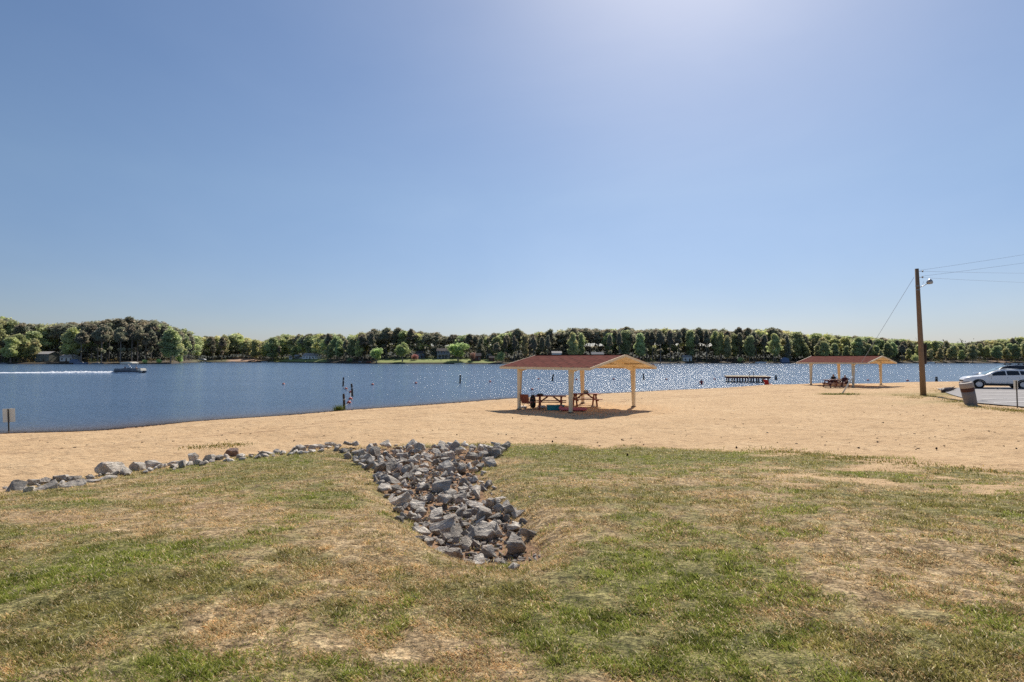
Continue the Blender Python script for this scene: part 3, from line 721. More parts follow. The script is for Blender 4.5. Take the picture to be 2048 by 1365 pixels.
def far_at(px, back):
    Y = shoreY(px) + back; return Vector(((px - 1024) / F * Y, Y, far_z(px, back)))

M['leaf'] = leaf_mat('foliage', .66, .16)
M['bark'] = simple('pine_bark', (.30, .25, .21), (.20, .165, .14), 1.5, .9)
FOL = 3.3; HAZE = np.array([.20, .185, .145])[None]  # HAZE: lake haze and lifted shade added into every leaf colour
def crown_geom(r, lobes, nleaf, size, cols, flat=.8):
    """lobes: (center, radii); leaf sized quads through each lobe"""
    V = []; C = []
    for (c, rad) in lobes:
        c = np.array(c); rad = np.array(rad); n = int(1.5 * nleaf * (rad[0] * rad[1]) ** .8)
        base = np.array(cols[r.randint(0, len(cols))]) * r.uniform(.75, 1.25)
        d = r.randn(n, 3); d /= np.linalg.norm(d, axis=1)[:, None]; k = r.rand(n) ** .33
        P = c + d * rad * k[:, None] + r.randn(n, 3) * .38
        u = r.randn(n, 3); u -= (u * d).sum(1)[:, None] * d * .7; u /= np.linalg.norm(u, axis=1)[:, None]
        w = np.cross(d + r.randn(n, 3) * .5, u); w /= np.linalg.norm(w, axis=1)[:, None]
        s = size * .8 * (.6 + .8 * r.rand(n))[:, None]
        q = np.stack([P - u * s - w * s * flat, P + u * s * .7 - w * s * flat, P + u * s + w * s * flat * .8, P - u * s * .6 + w * s * flat], 1)
        V.append(q.reshape(-1, 3))
        shade = (.86 + .2 * (d[:, 2] * .5 + .5) * k) * (.7 + .6 * r.rand(n))  # upward and outer leaves coloured lighter, imitating light from above
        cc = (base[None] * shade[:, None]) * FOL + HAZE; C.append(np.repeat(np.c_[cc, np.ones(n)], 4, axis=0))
    V = np.concatenate(V); C = np.concatenate(C); Q = np.arange(len(V)).reshape(-1, 4)
    return V, Q, C
def mesh_only(name, V, Q, C, mat):
    o = np_mesh(name, V, Q, mat, C); me = o.data; bpy.data.objects.remove(o); return me
def trunk_mesh(h, r0, limbs, r):
    b = MB(); jx, jy = r.uniform(-.3, .3), r.uniform(-.3, .3)
    b.tube([(0, 0, -.6), (jx * .5, jy * .5, h * .5), (jx, jy, h)], [r0, r0 * .7, r0 * .22], 6)
    for (z0, d, ln, up) in limbs: b.tube([(jx * z0 / h, jy * z0 / h, z0), (math.cos(d) * ln * .5, math.sin(d) * ln * .5, z0 + up * .6), (math.cos(d) * ln, math.sin(d) * ln, z0 + up)], [r0 * .4, r0 * .25, r0 * .08], 5)
    o = b.build('trunk', M['bark']); me = o.data; bpy.data.objects.remove(o); return me
PROTO = {}
pass; HAZE0 = np.array([.012, .013, .016])[None]
def make_proto(kind, i):
    r = np.random.RandomState(hash(kind) % 1000 + i * 13 if False else sum(map(ord, kind)) + i * 13)
    lobes = []; limbs = []
    if kind == 'pine':        # tall bare stem, irregular dark crown on top; height 1 = 24 m
        h = 24; n = 24
        z0 = h * r.uniform(.40, .66)
        for k in range(n):
            t = k / (n - 1); z = z0 + (h - z0 - .6) * t; wdt = 3.2 * (1 - t) ** .5 * (.6 + .4 * math.sin(min(t * 4, 1.57))) + .7; a = r.uniform(0, 6.28); q = wdt * r.uniform(.25, .75)
            lobes.append(((math.cos(a) * q, math.sin(a) * q, z), (wdt * .5 + .35, wdt * .5 + .35, .75 + .3 * r.rand())))
            if k % 2 == 0: limbs.append((z - .5, a, q, .5))
        for k in range(3): a = r.uniform(0, 6.28); lobes.append(((math.cos(a) * 1.3, math.sin(a) * 1.3, h * r.uniform(.3, .45)), (.9, .9, .5)))
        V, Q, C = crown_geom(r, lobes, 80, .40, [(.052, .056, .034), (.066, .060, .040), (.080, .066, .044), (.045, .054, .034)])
        tr = trunk_mesh(h * .97, .34, limbs, r)
    elif kind == 'pinelow':   # pine foliated nearly to the ground
        h = 22; n = 30
        for k in range(n):
            t = k / (n - 1); z = 2 + (h - 2.6) * t; wdt = 3.7 * (1 - t) ** .7 + .6; a = r.uniform(0, 6.28); q = wdt * r.uniform(.2, .7)
            lobes.append(((math.cos(a) * q, math.sin(a) * q, z), (wdt * .5 + .4, wdt * .5 + .4, .9)))
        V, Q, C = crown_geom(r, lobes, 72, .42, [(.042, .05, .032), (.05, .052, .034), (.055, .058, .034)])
        tr = trunk_mesh(h * .95, .25, [], r)
    elif kind in ('leafy', 'spring', 'olive'):
        h = 19; n = 36
        for k in range(n):
            t = r.rand(); a = r.uniform(0, 6.28); z = h * (.24 + .70 * t); wd = 4.0 * math.sin(math.pi * min(.16 + t * .80, .97)) ** .9 * (.75 + .45 * math.sin(a * 2 + i)); q = wd * r.uniform(.25, .95)
            lobes.append(((math.cos(a) * q, math.sin(a) * q, z), (1.2 + r.rand(), 1.2 + r.rand(), 1.0 + .7 * r.rand())))
            if k % 4 == 0: limbs.append((z * .6, a, q, z * .3))
        cols = {'leafy': [(.095, .115, .048), (.11, .13, .052), (.078, .10, .045)], 'spring': [(.135, .145, .055), (.15, .155, .06), (.12, .13, .05)], 'olive': [(.125, .125, .055), (.15, .135, .06), (.10, .11, .05)]}[kind]
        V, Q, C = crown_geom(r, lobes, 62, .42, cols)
        tr = trunk_mesh(h * .8, .27, limbs, r)
    elif kind == 'round':     # open grown lawn tree
        h = 13; n = 30
        for k in range(n):
            d = r.randn(3); d /= np.linalg.norm(d); q = r.uniform(.5, .82)
            lobes.append(((d[0] * 5 * q, d[1] * 5 * q, 7.6 + d[2] * 4.6 * q), (1.5, 1.5, 1.3)))
            if k % 5 == 0: limbs.append((3, math.atan2(d[1], d[0]), 3, 3.5))
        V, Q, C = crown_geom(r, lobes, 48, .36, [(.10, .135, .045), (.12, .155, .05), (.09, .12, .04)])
        tr = trunk_mesh(8.5, .42, limbs, r)
    elif kind == 'bare':
        h = 17; n = 18
        for k in range(n):
            a = r.uniform(0, 6.28); q = r.uniform(1.5, 4.8); z = h * r.uniform(.45, .97)
            lobes.append(((math.cos(a) * q, math.sin(a) * q, z), (1.3, 1.3, 1))); limbs.append((r.uniform(4, 7), a, q * .9, z * .5))
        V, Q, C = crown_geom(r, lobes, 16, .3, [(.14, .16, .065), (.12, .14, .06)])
        tr = trunk_mesh(h * .8, .36, limbs, r)
    PROTO[(kind, i)] = (mesh_only('crown', V, Q, C, M['leaf']), tr, h, (V, Q, C))
for kd, n in (('pine', 6), ('pinelow', 3), ('leafy', 4), ('spring', 3), ('olive', 3), ('round', 2), ('bare', 1)):
    for i in range(n): make_proto(kd, i)
NAMES = {'pine': ('pine_tree', 'tall dark pine with bare stem in the woods across the lake', 'pine trees across the lake'),
         'pinelow': ('pine_tree', 'dark pine green down to its foot on the far shore', 'full dark pines across the lake'),
         'leafy': ('broadleaf_tree', 'mid green broadleaf tree in the woods across the lake', 'green broadleaf trees across the lake'),
         'spring': ('broadleaf_tree', 'yellow green spring leaved tree across the lake', 'yellow green trees across the lake'),
         'olive': ('broadleaf_tree', 'olive brown budding tree across the lake', 'olive trees across the lake'),
         'round': ('broadleaf_tree', None, None), 'bare': ('broadleaf_tree', None, None)}
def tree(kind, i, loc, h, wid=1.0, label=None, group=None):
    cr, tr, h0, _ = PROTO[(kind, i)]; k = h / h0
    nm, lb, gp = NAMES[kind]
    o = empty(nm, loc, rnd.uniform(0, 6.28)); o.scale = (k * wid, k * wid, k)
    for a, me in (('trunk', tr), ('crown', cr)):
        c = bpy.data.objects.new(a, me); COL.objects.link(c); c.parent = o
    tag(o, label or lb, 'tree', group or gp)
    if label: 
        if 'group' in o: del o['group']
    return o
TOP = [(-300, 640), (0, 636), (60, 652), (150, 645), (200, 645), (270, 637), (330, 648), (365, 660), (385, 673), (440, 673), (470, 668), (500, 678), (530, 684), (545, 674), (570, 670), (650, 668), (700, 672), (735, 664), (790, 659), (860, 664), (890, 672), (960, 670), (1000, 668), (1030, 660), (1060, 668), (1100, 664), (1150, 658), (1260, 659), (1400, 660), (1500, 661), (1560, 658), (1600, 667), (1700, 672), (1800, 679), (1880, 684), (1920, 687), (1960, 682), (2000, 678), (2048, 676), (2400, 675)]
def top_y(px): return float(np.interp(px, [a for a, b in TOP], [b for a, b in TOP]))
def species(px, r):
    if px < 110: w = dict(pine=.25, leafy=.4, olive=.15, spring=.2)
    elif px < 370: w = dict(pine=.8, leafy=.1, spring=.04, pinelow=.06)
    elif px < 540: w = dict(pine=.25, olive=.35, spring=.2, leafy=.2)
    elif px < 720: w = dict(pine=.45, leafy=.35, spring=.2)
    elif px < 1180: w = dict(pine=.65, pinelow=.08, leafy=.15, olive=.06, spring=.06)
    elif px < 1570: w = dict(pine=.74, leafy=.16, spring=.07, olive=.03)
    else: w = dict(pine=.08, leafy=.40, olive=.27, spring=.21, pinelow=.04)
    t = r.random() * sum(w.values())
    for k, v in w.items():
        t -= v
        if t <= 0: return k
    return k
NPROTO = {'pine': 6, 'pinelow': 3, 'leafy': 4, 'spring': 3, 'olive': 3, 'round': 2, 'bare': 1}
def tree_h(px, loc, k=1.0):
    """height that brings the treetop to the skyline"""
    return (H + (718 - top_y(px)) / F * loc.y - loc.z) * k
ntree = 0
def gaps(px):    # openings in the front row
    return 395 < px < 425 or 452 < px < 512 or 572 < px < 655 or 752 < px < 992 or 76 < px < 152 or 1105 < px < 1125 or 1180 < px < 1208
px = -40
while px < 2110:
    px += rnd.uniform(7, 23.5)
    if gaps(px): continue
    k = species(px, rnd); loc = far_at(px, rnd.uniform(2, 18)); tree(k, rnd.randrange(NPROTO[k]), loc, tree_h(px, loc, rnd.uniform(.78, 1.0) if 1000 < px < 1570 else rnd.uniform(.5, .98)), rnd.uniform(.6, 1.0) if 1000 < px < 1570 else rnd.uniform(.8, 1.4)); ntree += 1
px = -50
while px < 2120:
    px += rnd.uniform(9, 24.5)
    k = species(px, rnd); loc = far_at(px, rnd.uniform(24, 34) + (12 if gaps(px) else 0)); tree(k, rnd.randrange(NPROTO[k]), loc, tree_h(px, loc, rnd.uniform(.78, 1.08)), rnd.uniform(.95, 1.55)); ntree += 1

# distinct ones
def special(kind, i, px, back, topy, wid, label):
    loc = far_at(px, back); h = H + (718 - topy) / F * loc.y - loc.z; return tree(kind, i, loc, h, wid, label)
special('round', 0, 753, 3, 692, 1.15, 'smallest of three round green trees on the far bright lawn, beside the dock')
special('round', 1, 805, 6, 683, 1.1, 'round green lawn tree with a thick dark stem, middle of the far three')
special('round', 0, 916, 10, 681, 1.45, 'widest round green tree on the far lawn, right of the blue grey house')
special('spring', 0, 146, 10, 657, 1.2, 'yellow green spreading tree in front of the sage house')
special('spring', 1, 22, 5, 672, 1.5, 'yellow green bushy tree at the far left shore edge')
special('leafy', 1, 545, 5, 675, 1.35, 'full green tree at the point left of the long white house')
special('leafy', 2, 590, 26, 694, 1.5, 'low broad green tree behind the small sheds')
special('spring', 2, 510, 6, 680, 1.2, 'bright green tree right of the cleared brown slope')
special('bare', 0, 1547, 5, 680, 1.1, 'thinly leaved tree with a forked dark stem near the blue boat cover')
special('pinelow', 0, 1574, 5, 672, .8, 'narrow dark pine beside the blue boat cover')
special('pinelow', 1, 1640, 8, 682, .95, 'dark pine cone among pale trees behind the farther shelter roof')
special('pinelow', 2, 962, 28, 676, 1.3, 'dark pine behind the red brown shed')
# deeper rows: one mass nobody could count
def woodland():
    Vs, Qs, Cs = [], [], []; b = 0; r = random.Random(5)
    for back, step in ((42, 19), (54, 20), (68, 22)):
        px = -60
        while px < 2140:
            px += r.uniform(step * .8, step * 1.2); k = species(px, r); V, Q, C = PROTO[(k, r.randrange(NPROTO[k]))][3]; h0 = PROTO[(k, 0)][2]
            loc = far_at(px, back + r.uniform(-6, 6)); s = tree_h(px, loc, r.uniform(.93, 1.03)) / h0; a = r.uniform(0, 6.28); wd = 1.75
            sel = rs.rand(len(Q)) < .6; q0 = Q[sel]; P = V[q0.ravel()]
            P = np.c_[(P[:, 0] * math.cos(a) - P[:, 1] * math.sin(a)) * s * wd, (P[:, 0] * math.sin(a) + P[:, 1] * math.cos(a)) * s * wd, P[:, 2] * s] + np.array(loc)
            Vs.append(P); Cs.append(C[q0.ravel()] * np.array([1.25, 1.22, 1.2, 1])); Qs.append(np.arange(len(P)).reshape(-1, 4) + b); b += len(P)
    # undergrowth below the crowns
    n = 26000; px = rs.rand(n) * 2200 - 60; bk = 34 + rs.rand(n) * 40
    for lo, nn, b0, b1, hmax, siz in ((0, 34000, 22, 75, 13.0, .9), (1, 9000, 2.0, 12, 2.6, .34)):
        px = rs.rand(nn) * 2200 - 60; bk = b0 + rs.rand(nn) * (b1 - b0)
        if lo == 1:
            keep = np.array([not gaps(p) for p in px]) & (vnoise(px / 11, px * 0, 5) > .45); px = px[keep]; bk = bk[keep]
        Y = np.interp(px, [a for a, _ in SH], [c for _, c in SH]) + bk; X = (px - 1024) / F * Y; z = np.array([far_z(a, c) for a, c in zip(px, bk)]) + rs.rand(len(px)) ** 1.4 * hmax * (.5 + fbm(px / 14, bk / 9, 8, 2))
        P = np.c_[X, Y, z]; u = rs.randn(len(px), 3) * siz; w = rs.randn(len(px), 3) * siz
        q = np.stack([P - u * .5, P + w * .5, P + u * .5, P - w * .5], 1).reshape(-1, 3)
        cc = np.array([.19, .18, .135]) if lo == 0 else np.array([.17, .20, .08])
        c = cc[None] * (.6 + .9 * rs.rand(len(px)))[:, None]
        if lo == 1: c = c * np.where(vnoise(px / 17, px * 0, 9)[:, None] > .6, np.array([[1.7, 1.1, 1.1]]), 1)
        Vs.append(q); Cs.append(np.repeat(np.c_[c, np.ones(len(px))], 4, axis=0)); Qs.append(np.arange(len(q)).reshape(-1, 4) + b); b += len(q)
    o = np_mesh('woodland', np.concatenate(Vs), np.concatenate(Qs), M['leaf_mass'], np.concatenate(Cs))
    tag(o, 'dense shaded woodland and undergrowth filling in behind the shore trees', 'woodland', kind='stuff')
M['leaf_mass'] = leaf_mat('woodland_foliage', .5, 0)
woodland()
#PART2

# ================================================================== built things
def roof_slab(name, xs0, xs1, y0, z0, y1, z1, th, mat, parent, uv=False):
    """sloping sheet: ridge/eave run along local x"""
    b = MB()
    P = [(xs0, y0, z0), (xs1, y0, z0), (xs1, y1, z1), (xs0, y1, z1)]
    T = [(x, y, z + th) for x, y, z in P]
    if uv:
        bm = b.bm; lay = bm.loops.layers.uv.new('UVMap')
    v = [b.bm.verts.new(p) for p in P + T]
    for q in ((0, 3, 2, 1), (4, 5, 6, 7), (0, 1, 5, 4), (1, 2, 6, 5), (2, 3, 7, 6), (3, 0, 4, 7)):
        f = b.bm.faces.new([v[i] for i in q])
    bmesh.ops.recalc_face_normals(b.bm, faces=b.bm.faces)
    if uv:
        for f in b.bm.faces:
            for l in f.loops: l[lay].uv = (l.vert.co.x, math.hypot(l.vert.co.y - y0, l.vert.co.z - z0))
    return b.build(name, mat, parent, fix=False)

def shelter(cx, cy, th, a, label, zg=None, torn=True):
    o = empty('picnic_shelter', (cx, cy, 0), th, label, 'shelter', 'picnic shelters on the beach')
    bw, oa, rw, he, hr = 5.85, 1.47, 3.09, 2.43, 3.12
    ca, sa = math.cos(th), math.sin(th)
    slope = (hr - he) / rw
    zr = .56 if zg is None else zg
    for sx in (-1, 1):
        for sy in (-1, 1):
            lx, ly = sx * a / 2, sy * bw / 2; gx, gy = cx + lx * ca - ly * sa, cy + lx * sa + ly * ca; g0 = tz(gx, gy)
            b = MB(); b.bar((lx, ly * 1.005, g0 - .3), (lx, ly - sy * .06, zr + he + .0), .13, .15, .16, .30, up=(1, 0, 0))
            post = b.build('post', M['cream'], o, bevel=.008)
            p2 = MB(); p2.lathe([(.17, -.02), (.16, .035), (.09, .05)], 10, (lx, ly, g0)); p2.build('base_plate', M['darkbox'], post)
    for sx in (-1, 1):
        x = sx * a / 2
        for sy in (-1, 1):
            b = MB(); y0 = sy * (bw / 2 + .08); z0 = zr + he + .02 + (rw - abs(y0)) * slope
            b.bar((x, y0, z0 - .17), (x, sy * .0, zr + hr - .09), .11, .34, .11, .16, up=(0, 0, 1))
            b.build('rafter', M['cream'], o, bevel=.006)
    for sy in (-1, 0, 1):
        b = MB(); y = sy * 2.0; b.bar((-a / 2 - oa + .1, y, zr + hr - abs(y) * slope - .055), (a / 2 + oa - .1, y, zr + hr - abs(y) * slope - .055), .09, .09); b.build('purlin', M['cream'], o)
    x0, x1 = -a / 2 - oa, a / 2 + oa
    for sy in (-1, 1):
        dk = roof_slab('roof_deck', x0, x1, sy * rw, zr + he, 0 if sy < 0 else .0, zr + hr, .035, M['cream_deck'], o)
        sh = roof_slab('shingles', x0 - .02, x1 + .02, sy * (rw + .03), zr + he + .033, sy * .001, zr + hr + .040, .014, M['shingle'], o, uv=True)
        b = MB(); b.bar((x0 - .02, sy * (rw + .035), zr + he - .03), (x1 + .02, sy * (rw + .035), zr + he - .03), .035, .14); b.build('fascia', M['cream'], o)
    for sx in (-1, 1):
        b = MB(); xx = x0 - .03 if sx < 0 else x1 + .03
        for sy in (-1, 1): b.bar((xx, sy * (rw + .02), zr + he - .02), (xx, sy * .02, zr + hr - .01), .04, .13)
        b.build('barge_board', M['cream'], o)
    b = MB(); b.bar((x0, 0, zr + hr + .065), (x1, 0, zr + hr + .065), .26, .02); b.build('ridge_cap', M['shingle'], o)
    if torn:
        b = MB()
        for k in range(26):
            t = k / 25; y = .2 + t * 2.85; z = zr + hr - y * slope + .05
            if rnd.random() < .8: b.box((x1 - rnd.uniform(-.03, .5), y, z + .02), (rnd.uniform(.05, .22), rnd.uniform(.03, .11), rnd.uniform(.015, .09)), (rnd.uniform(-.6, .6), rnd.uniform(-.6, .6), rnd.uniform(0, 3)))
        t = b.build('torn_shingles', M['redwood'], o); t['label'] = 'curled torn shingle edge along the rear slope'
    return o
shelter(3.92, 34.25, -.815, 4.0, 'nearer cream picnic shelter with red shingle roof over two tables', .56)
shelter(35.9, 61.3, -.991, 4.35, 'farther cream picnic shelter with red roof beside the water on the right', tz(35.9, 61.3) - .0)

def picnic_table(loc, rz, label, mat='redwood', L_=1.85):
    o = empty('picnic_table', loc, rz, label, 'picnic table', 'red brown picnic tables under the shelters')
    b = MB()
    for k in range(5): b.box((0, -.30 + k * .15, .75), (L_, .135, .04))
    b.build('tabletop', M[mat], o, bevel=.005)
    for s in (-1, 1):
        b = MB()
        for k in (0, 1): b.box((0, s * (.62 + k * .14), .44), (L_, .13, .04))
        b.build('bench_seat', M[mat], o, bevel=.005)
        f = MB(); x = s * L_ * .34
        for q in (-1, 1): f.bar((x, q * .22, .728), (x, q * .62, -.02), .045, .10, up=(1, 0, 0))
        f.bar((x + .047, -.76, .385), (x + .047, .76, .385), .045, .10); f.bar((x + .047, -.34, .69), (x + .047, .34, .69), .045, .08)
        f.build('leg_frame', M[mat], o)
        c = MB(); c.bar((x * .95, 0, .40), (x * .25, 0, .72), .05, .09); c.build('brace', M[mat], o)
    return o
g = ground(1101, 818); tA = picnic_table(g, R(-6), 'picnic table on the left under the nearer shelter, bag on its end'); gA = g
g = ground(1170, 812); tB = picnic_table(g, R(5), 'picnic table on the right under the nearer shelter with a grey bag on top'); gB = g
g = ground(1666, 775.5); picnic_table(g, R(4), 'picnic table on the left under the farther shelter, person seated behind it', 'redwood_dark'); gC = g
g = ground(1697, 775); picnic_table(g + Vector((.35, 2.2, 0)), R(2), 'picnic table on the right under the farther shelter behind the seated person', 'redwood_dark'); gD = g

def camp_chair(loc, rz, label, fabric, frame='black', s=1.0):
    o = empty('camp_chair', loc, rz, label, 'folding chair', scale=s)
    b = MB(); b.poly([(-.26, -.24, .44), (.26, -.24, .44), (.24, .22, .36), (-.24, .22, .36)]); b.poly([(-.24, .22, .345), (.24, .22, .345), (.26, -.24, .425), (-.26, -.24, .425)]); b.build('seat', M[fabric], o)
    b = MB(); b.bm.verts.ensure_lookup_table()
    rows = [[(x * w, y + .05 * x * x, z) for x in (-1, -.4, .4, 1)] for w, y, z in ((.25, .20, .38), (.28, .30, .62), (.28, .40, .90))]
    vs = [[b.bm.verts.new(p) for p in r_] for r_ in rows]
    for r0, r1 in zip(vs, vs[1:]):
        for i in range(3): b.bm.faces.new((r0[i], r0[i + 1], r1[i + 1], r1[i]))
    bk = b.build('backrest', M[fabric], o)
    for sx in (-1, 1):
        b = MB(); x = sx * .28; b.tube([(x, -.26, 0), (x * .95, .22, .38), (x, .42, .92)], .011, 6); b.build('back_leg', M[frame], o)
        b = MB(); b.tube([(x, .28, 0), (x, -.26, .42), (x, -.26, .62)], .011, 6); b.build('front_leg', M[frame], o)
        b = MB(); b.tube([(x, -.28, .62), (x, .30, .64)], .022, 6, flat=.6); b.build('armrest', M[fabric], o)
    b = MB(); b.tube([(-.28, -.26, .02), (.28, -.26, .40)], .009, 5); b.tube([(.28, -.265, .02), (-.28, -.265, .40)], .009, 5); b.build('cross_brace', M[frame], o)
    return o
g = ground(1055, 819); camp_chair(g, R(150), 'red folding camp chair beside the left post of the nearer shelter', 'redwood', 'signpost')
def blob_bag(name, loc, size, mat, label, rz=0, cat='bag', handle=True):
    b = MB(); o = empty(name, loc, rz, label, cat)
    bm = b.bm; bmesh.ops.create_icosphere(bm, subdivisions=3, radius=.5)
    for v in bm.verts:
        n = vnoise(np.array([v.co.x * 5 + v.co.z * 3 + size[0] * 9]), np.array([v.co.y * 5 - v.co.z * 2]), 4)[0]
        v.co = Vector((math.copysign(abs(v.co.x * 2) ** .6 / 2, v.co.x) * size[0], math.copysign(abs(v.co.y * 2) ** .6 / 2, v.co.y) * size[1], (math.copysign(abs(v.co.z * 2) ** .7 / 2, v.co.z) + .5) * size[2])) * (.92 + .16 * n)
    b.build('bag_body', M[mat], o, smooth=True)
    if handle:
        b = MB(); b.tube([(-size[0] * .3, 0, size[2] * .9), (-size[0] * .15, 0, size[2] * 1.2), (size[0] * .15, 0, size[2] * 1.2), (size[0] * .3, 0, size[2] * .9)], .015, 6); b.build('handle', M[mat], o)
    return o
def on_table(g, rz, x, y): return Vector((g.x + x * math.cos(rz) - y * math.sin(rz), g.y + x * math.sin(rz) + y * math.cos(rz), g.z + .77))
blob_bag('duffel_bag', on_table(gA, R(-6), -.62, .05), (.42, .3, .10), 'black', 'flat black bag lying on the left end of the left picnic table')
blob_bag('tote_bag', on_table(gB, R(5), .05, -.1), (.32, .22, .2), 'greycloth', 'grey bag slumped on the right picnic table of the nearer shelter')
g = ground(1066, 817.5); blob_bag('storage_bag', (g.x, g.y + .25, g.z), (.36, .3, .78), 'black', 'dark upright bag standing behind the camp chair')
g = ground(1083, 816.5); blob_bag('paper_sack', (g.x, g.y, g.z), (.5, .3, .16), 'whiteplastic', 'crumpled white bag on the sand under the left picnic table', handle=False)
g = ground(1049, 818); blob_bag('towel_heap', (g.x - .1, g.y + .4, g.z), (.55, .4, .14), 'whiteplastic', 'white towel heaped on the sand behind the camp chair', cat='towel', handle=False)
# teal tub and pink float
g = ground(1111, 821); o = empty('storage_tub', g, R(-4), 'teal plastic tub on the sand in front of the left picnic table', 'tub')
b = MB(); b.box((0, 0, .135), (.92, .42, .27), taper=1.1); b.build('tub_body', M['teal'], o, bevel=.03)
b = MB(); b.box((0, 0, .282), (1.05, .5, .02)); b.build('rim', M['teal'], o, bevel=.008)
g = ground(1147, 822); o = empty('pool_float', g, R(-7), 'long pink inflatable float lying on the sand behind the front post', 'float')
b = MB()
for k in range(4): b.tube([(-.75, -.21 + k * .14, .09), (-.66, -.21 + k * .14, .10), (.66, -.21 + k * .14, .10), (.75, -.21 + k * .14, .09)], [.04, .075, .075, .04], 10)
b.build('air_tubes', M['pink'], o)
b = MB(); b.tube([(-.72, -.26, .17), (-.72, .26, .17)], .10, 10); b.build('pillow', M['pink'], o)
g = ground(1150, 812); tuft = None

# ------------------------------------------------------------------ people
def skin_mesh(name, pts, edges, mat, parent, sub=2, root=0):
    """pts: {key: (pos, radius)}"""
    keys = list(pts); me = bpy.data.meshes.new(name)
    me.from_pydata([pts[k][0] for k in keys], [(keys.index(a), keys.index(b_)) for a, b_ in edges], [])
    tmp = bpy.data.objects.new(name, me); COL.objects.link(tmp)
    sk = tmp.modifiers.new('s', 'SKIN'); sk.use_smooth_shade = True
    for i, k in enumerate(keys):
        r_ = pts[k][1]; me.skin_vertices[0].data[i].radius = (r_, r_) if isinstance(r_, float) else r_
        me.skin_vertices[0].data[i].use_root = (i == root)
    su = tmp.modifiers.new('u', 'SUBSURF'); su.levels = sub; su.render_levels = sub
    dg = bpy.context.evaluated_depsgraph_get(); out_me = bpy.data.meshes.new_from_object(tmp.evaluated_get(dg))
    bpy.data.objects.remove(tmp); out_me.name = name; out_me.materials.clear()
    for p in out_me.polygons: p.use_smooth = True
    return link_mesh(name, out_me, mat, parent)
def person(loc, rz, label, pose, shirt, shorts, hairlen=.0):
    o = empty('person', loc, rz, label, 'person')
    P = {}
    J = dict(pose)
    P['pelvis'] = (J['pelvis'], .13); P['waist'] = (J['waist'], .115); P['chest'] = (J['chest'], (.16, .12)); P['neck0'] = (J['neck0'], .07); P['neck'] = (J['neck'], .052)
    E_ = [('pelvis', 'waist'), ('waist', 'chest'), ('chest', 'neck0'), ('neck0', 'neck')]
    hd = Vector(J['head']); 
    P['jaw'] = (tuple(hd + Vector((0, -.015, -.07))), .062); P['skull'] = (tuple(hd + Vector((0, .0, .01))), (.075, .088)); P['crown'] = (tuple(hd + Vector((0, .01, .075))), .06)
    E_ += [('neck', 'jaw'), ('jaw', 'skull'), ('skull', 'crown')]
    for s, q in ((-1, 'l'), (1, 'r')):
        for k, rad in (('sh', .06), ('el', .042), ('wr', .028), ('palm', (.042, .018))): P[k + q] = (J[k + q], rad)
        E_ += [('neck0', 'sh' + q), ('sh' + q, 'el' + q), ('el' + q, 'wr' + q), ('wr' + q, 'palm' + q)]
        pa = Vector(J['palm' + q]); d = (pa - Vector(J['wr' + q])).normalized(); side = d.cross(Vector((0, 0, 1))).normalized()
        for i, (off, ln) in enumerate(((-.032, .065), (-.011, .078), (.011, .072), (.032, .056))):
            a_ = pa + side * off + d * .03; b_ = a_ + d * ln * .55 + Vector((0, 0, -.005)); c_ = b_ + d * ln * .4 + Vector((0, 0, -.022))
            P[f'f{i}a{q}'] = (tuple(a_), .0095); P[f'f{i}b{q}'] = (tuple(b_), .009); P[f'f{i}c{q}'] = (tuple(c_), .0078)
            E_ += [('palm' + q, f'f{i}a{q}'), (f'f{i}a{q}', f'f{i}b{q}'), (f'f{i}b{q}', f'f{i}c{q}')]
        t1 = pa + side * .045 * s - d * .01; P['t1' + q] = (tuple(t1), .011); P['t2' + q] = (tuple(t1 + d * .04 + side * .015 * s), .009); E_ += [('palm' + q, 't1' + q), ('t1' + q, 't2' + q)]
        if 'kn' + q in J:
            P['hip' + q] = (J['hip' + q], .095); P['kn' + q] = (J['kn' + q], .062); P['an' + q] = (J['an' + q], .042); P['toe' + q] = (J['toe' + q], .036)
            E_ += [('pelvis', 'hip' + q), ('hip' + q, 'kn' + q), ('kn' + q, 'an' + q), ('an' + q, 'toe' + q)]
    body = skin_mesh('body', P, E_, M['skin'], o)
    T = {'p': (J['waist'], .135), 'c': (J['chest'], (.185, .145)), 'n': (tuple(Vector(J['neck0']) + Vector((0, 0, -.01))), .085), 'b': (tuple(Vector(J['pelvis']) * .8 + Vector(J['waist']) * .2), .15)}
    TE = [('b', 'p'), ('p', 'c'), ('c', 'n')]
    for q in 'lr':
        m_ = Vector(J['sh' + q]).lerp(Vector(J['el' + q]), .55); T['s' + q] = (J['sh' + q], .075); T['m' + q] = (tuple(m_), .062); TE += [('n', 's' + q), ('s' + q, 'm' + q)]
    skin_mesh('shirt', T, TE, M[shirt], o)
    if 'knl' in J:
        S = {'p': (J['pelvis'], .155)}; SE = []
        for q in 'lr':
            S['h' + q] = (J['hip' + q], .112); S['k' + q] = (tuple(Vector(J['hip' + q]).lerp(Vector(J['kn' + q]), .75)), .092); SE += [('p', 'h' + q), ('h' + q, 'k' + q)]
        skin_mesh('shorts', S, SE, M[shorts], o)
    Hh = {'a': (tuple(hd + Vector((0, .02, .075))), (.088, .092)), 'b': (tuple(hd + Vector((0, .045, .0))), (.078, .06))}; HE = [('a', 'b')]
    if hairlen: Hh['c'] = (tuple(hd + Vector((0, .075, -hairlen))), (.06, .035)); HE.append(('b', 'c'))
    skin_mesh('hair', Hh, HE, M['hair'], o)
    b = MB(); b.bar(tuple(hd + Vector((0, -.088, .015))), tuple(hd + Vector((0, -.112, -.022))), .018, .012, .028, .02); b.build('nose', M['skin'], o)
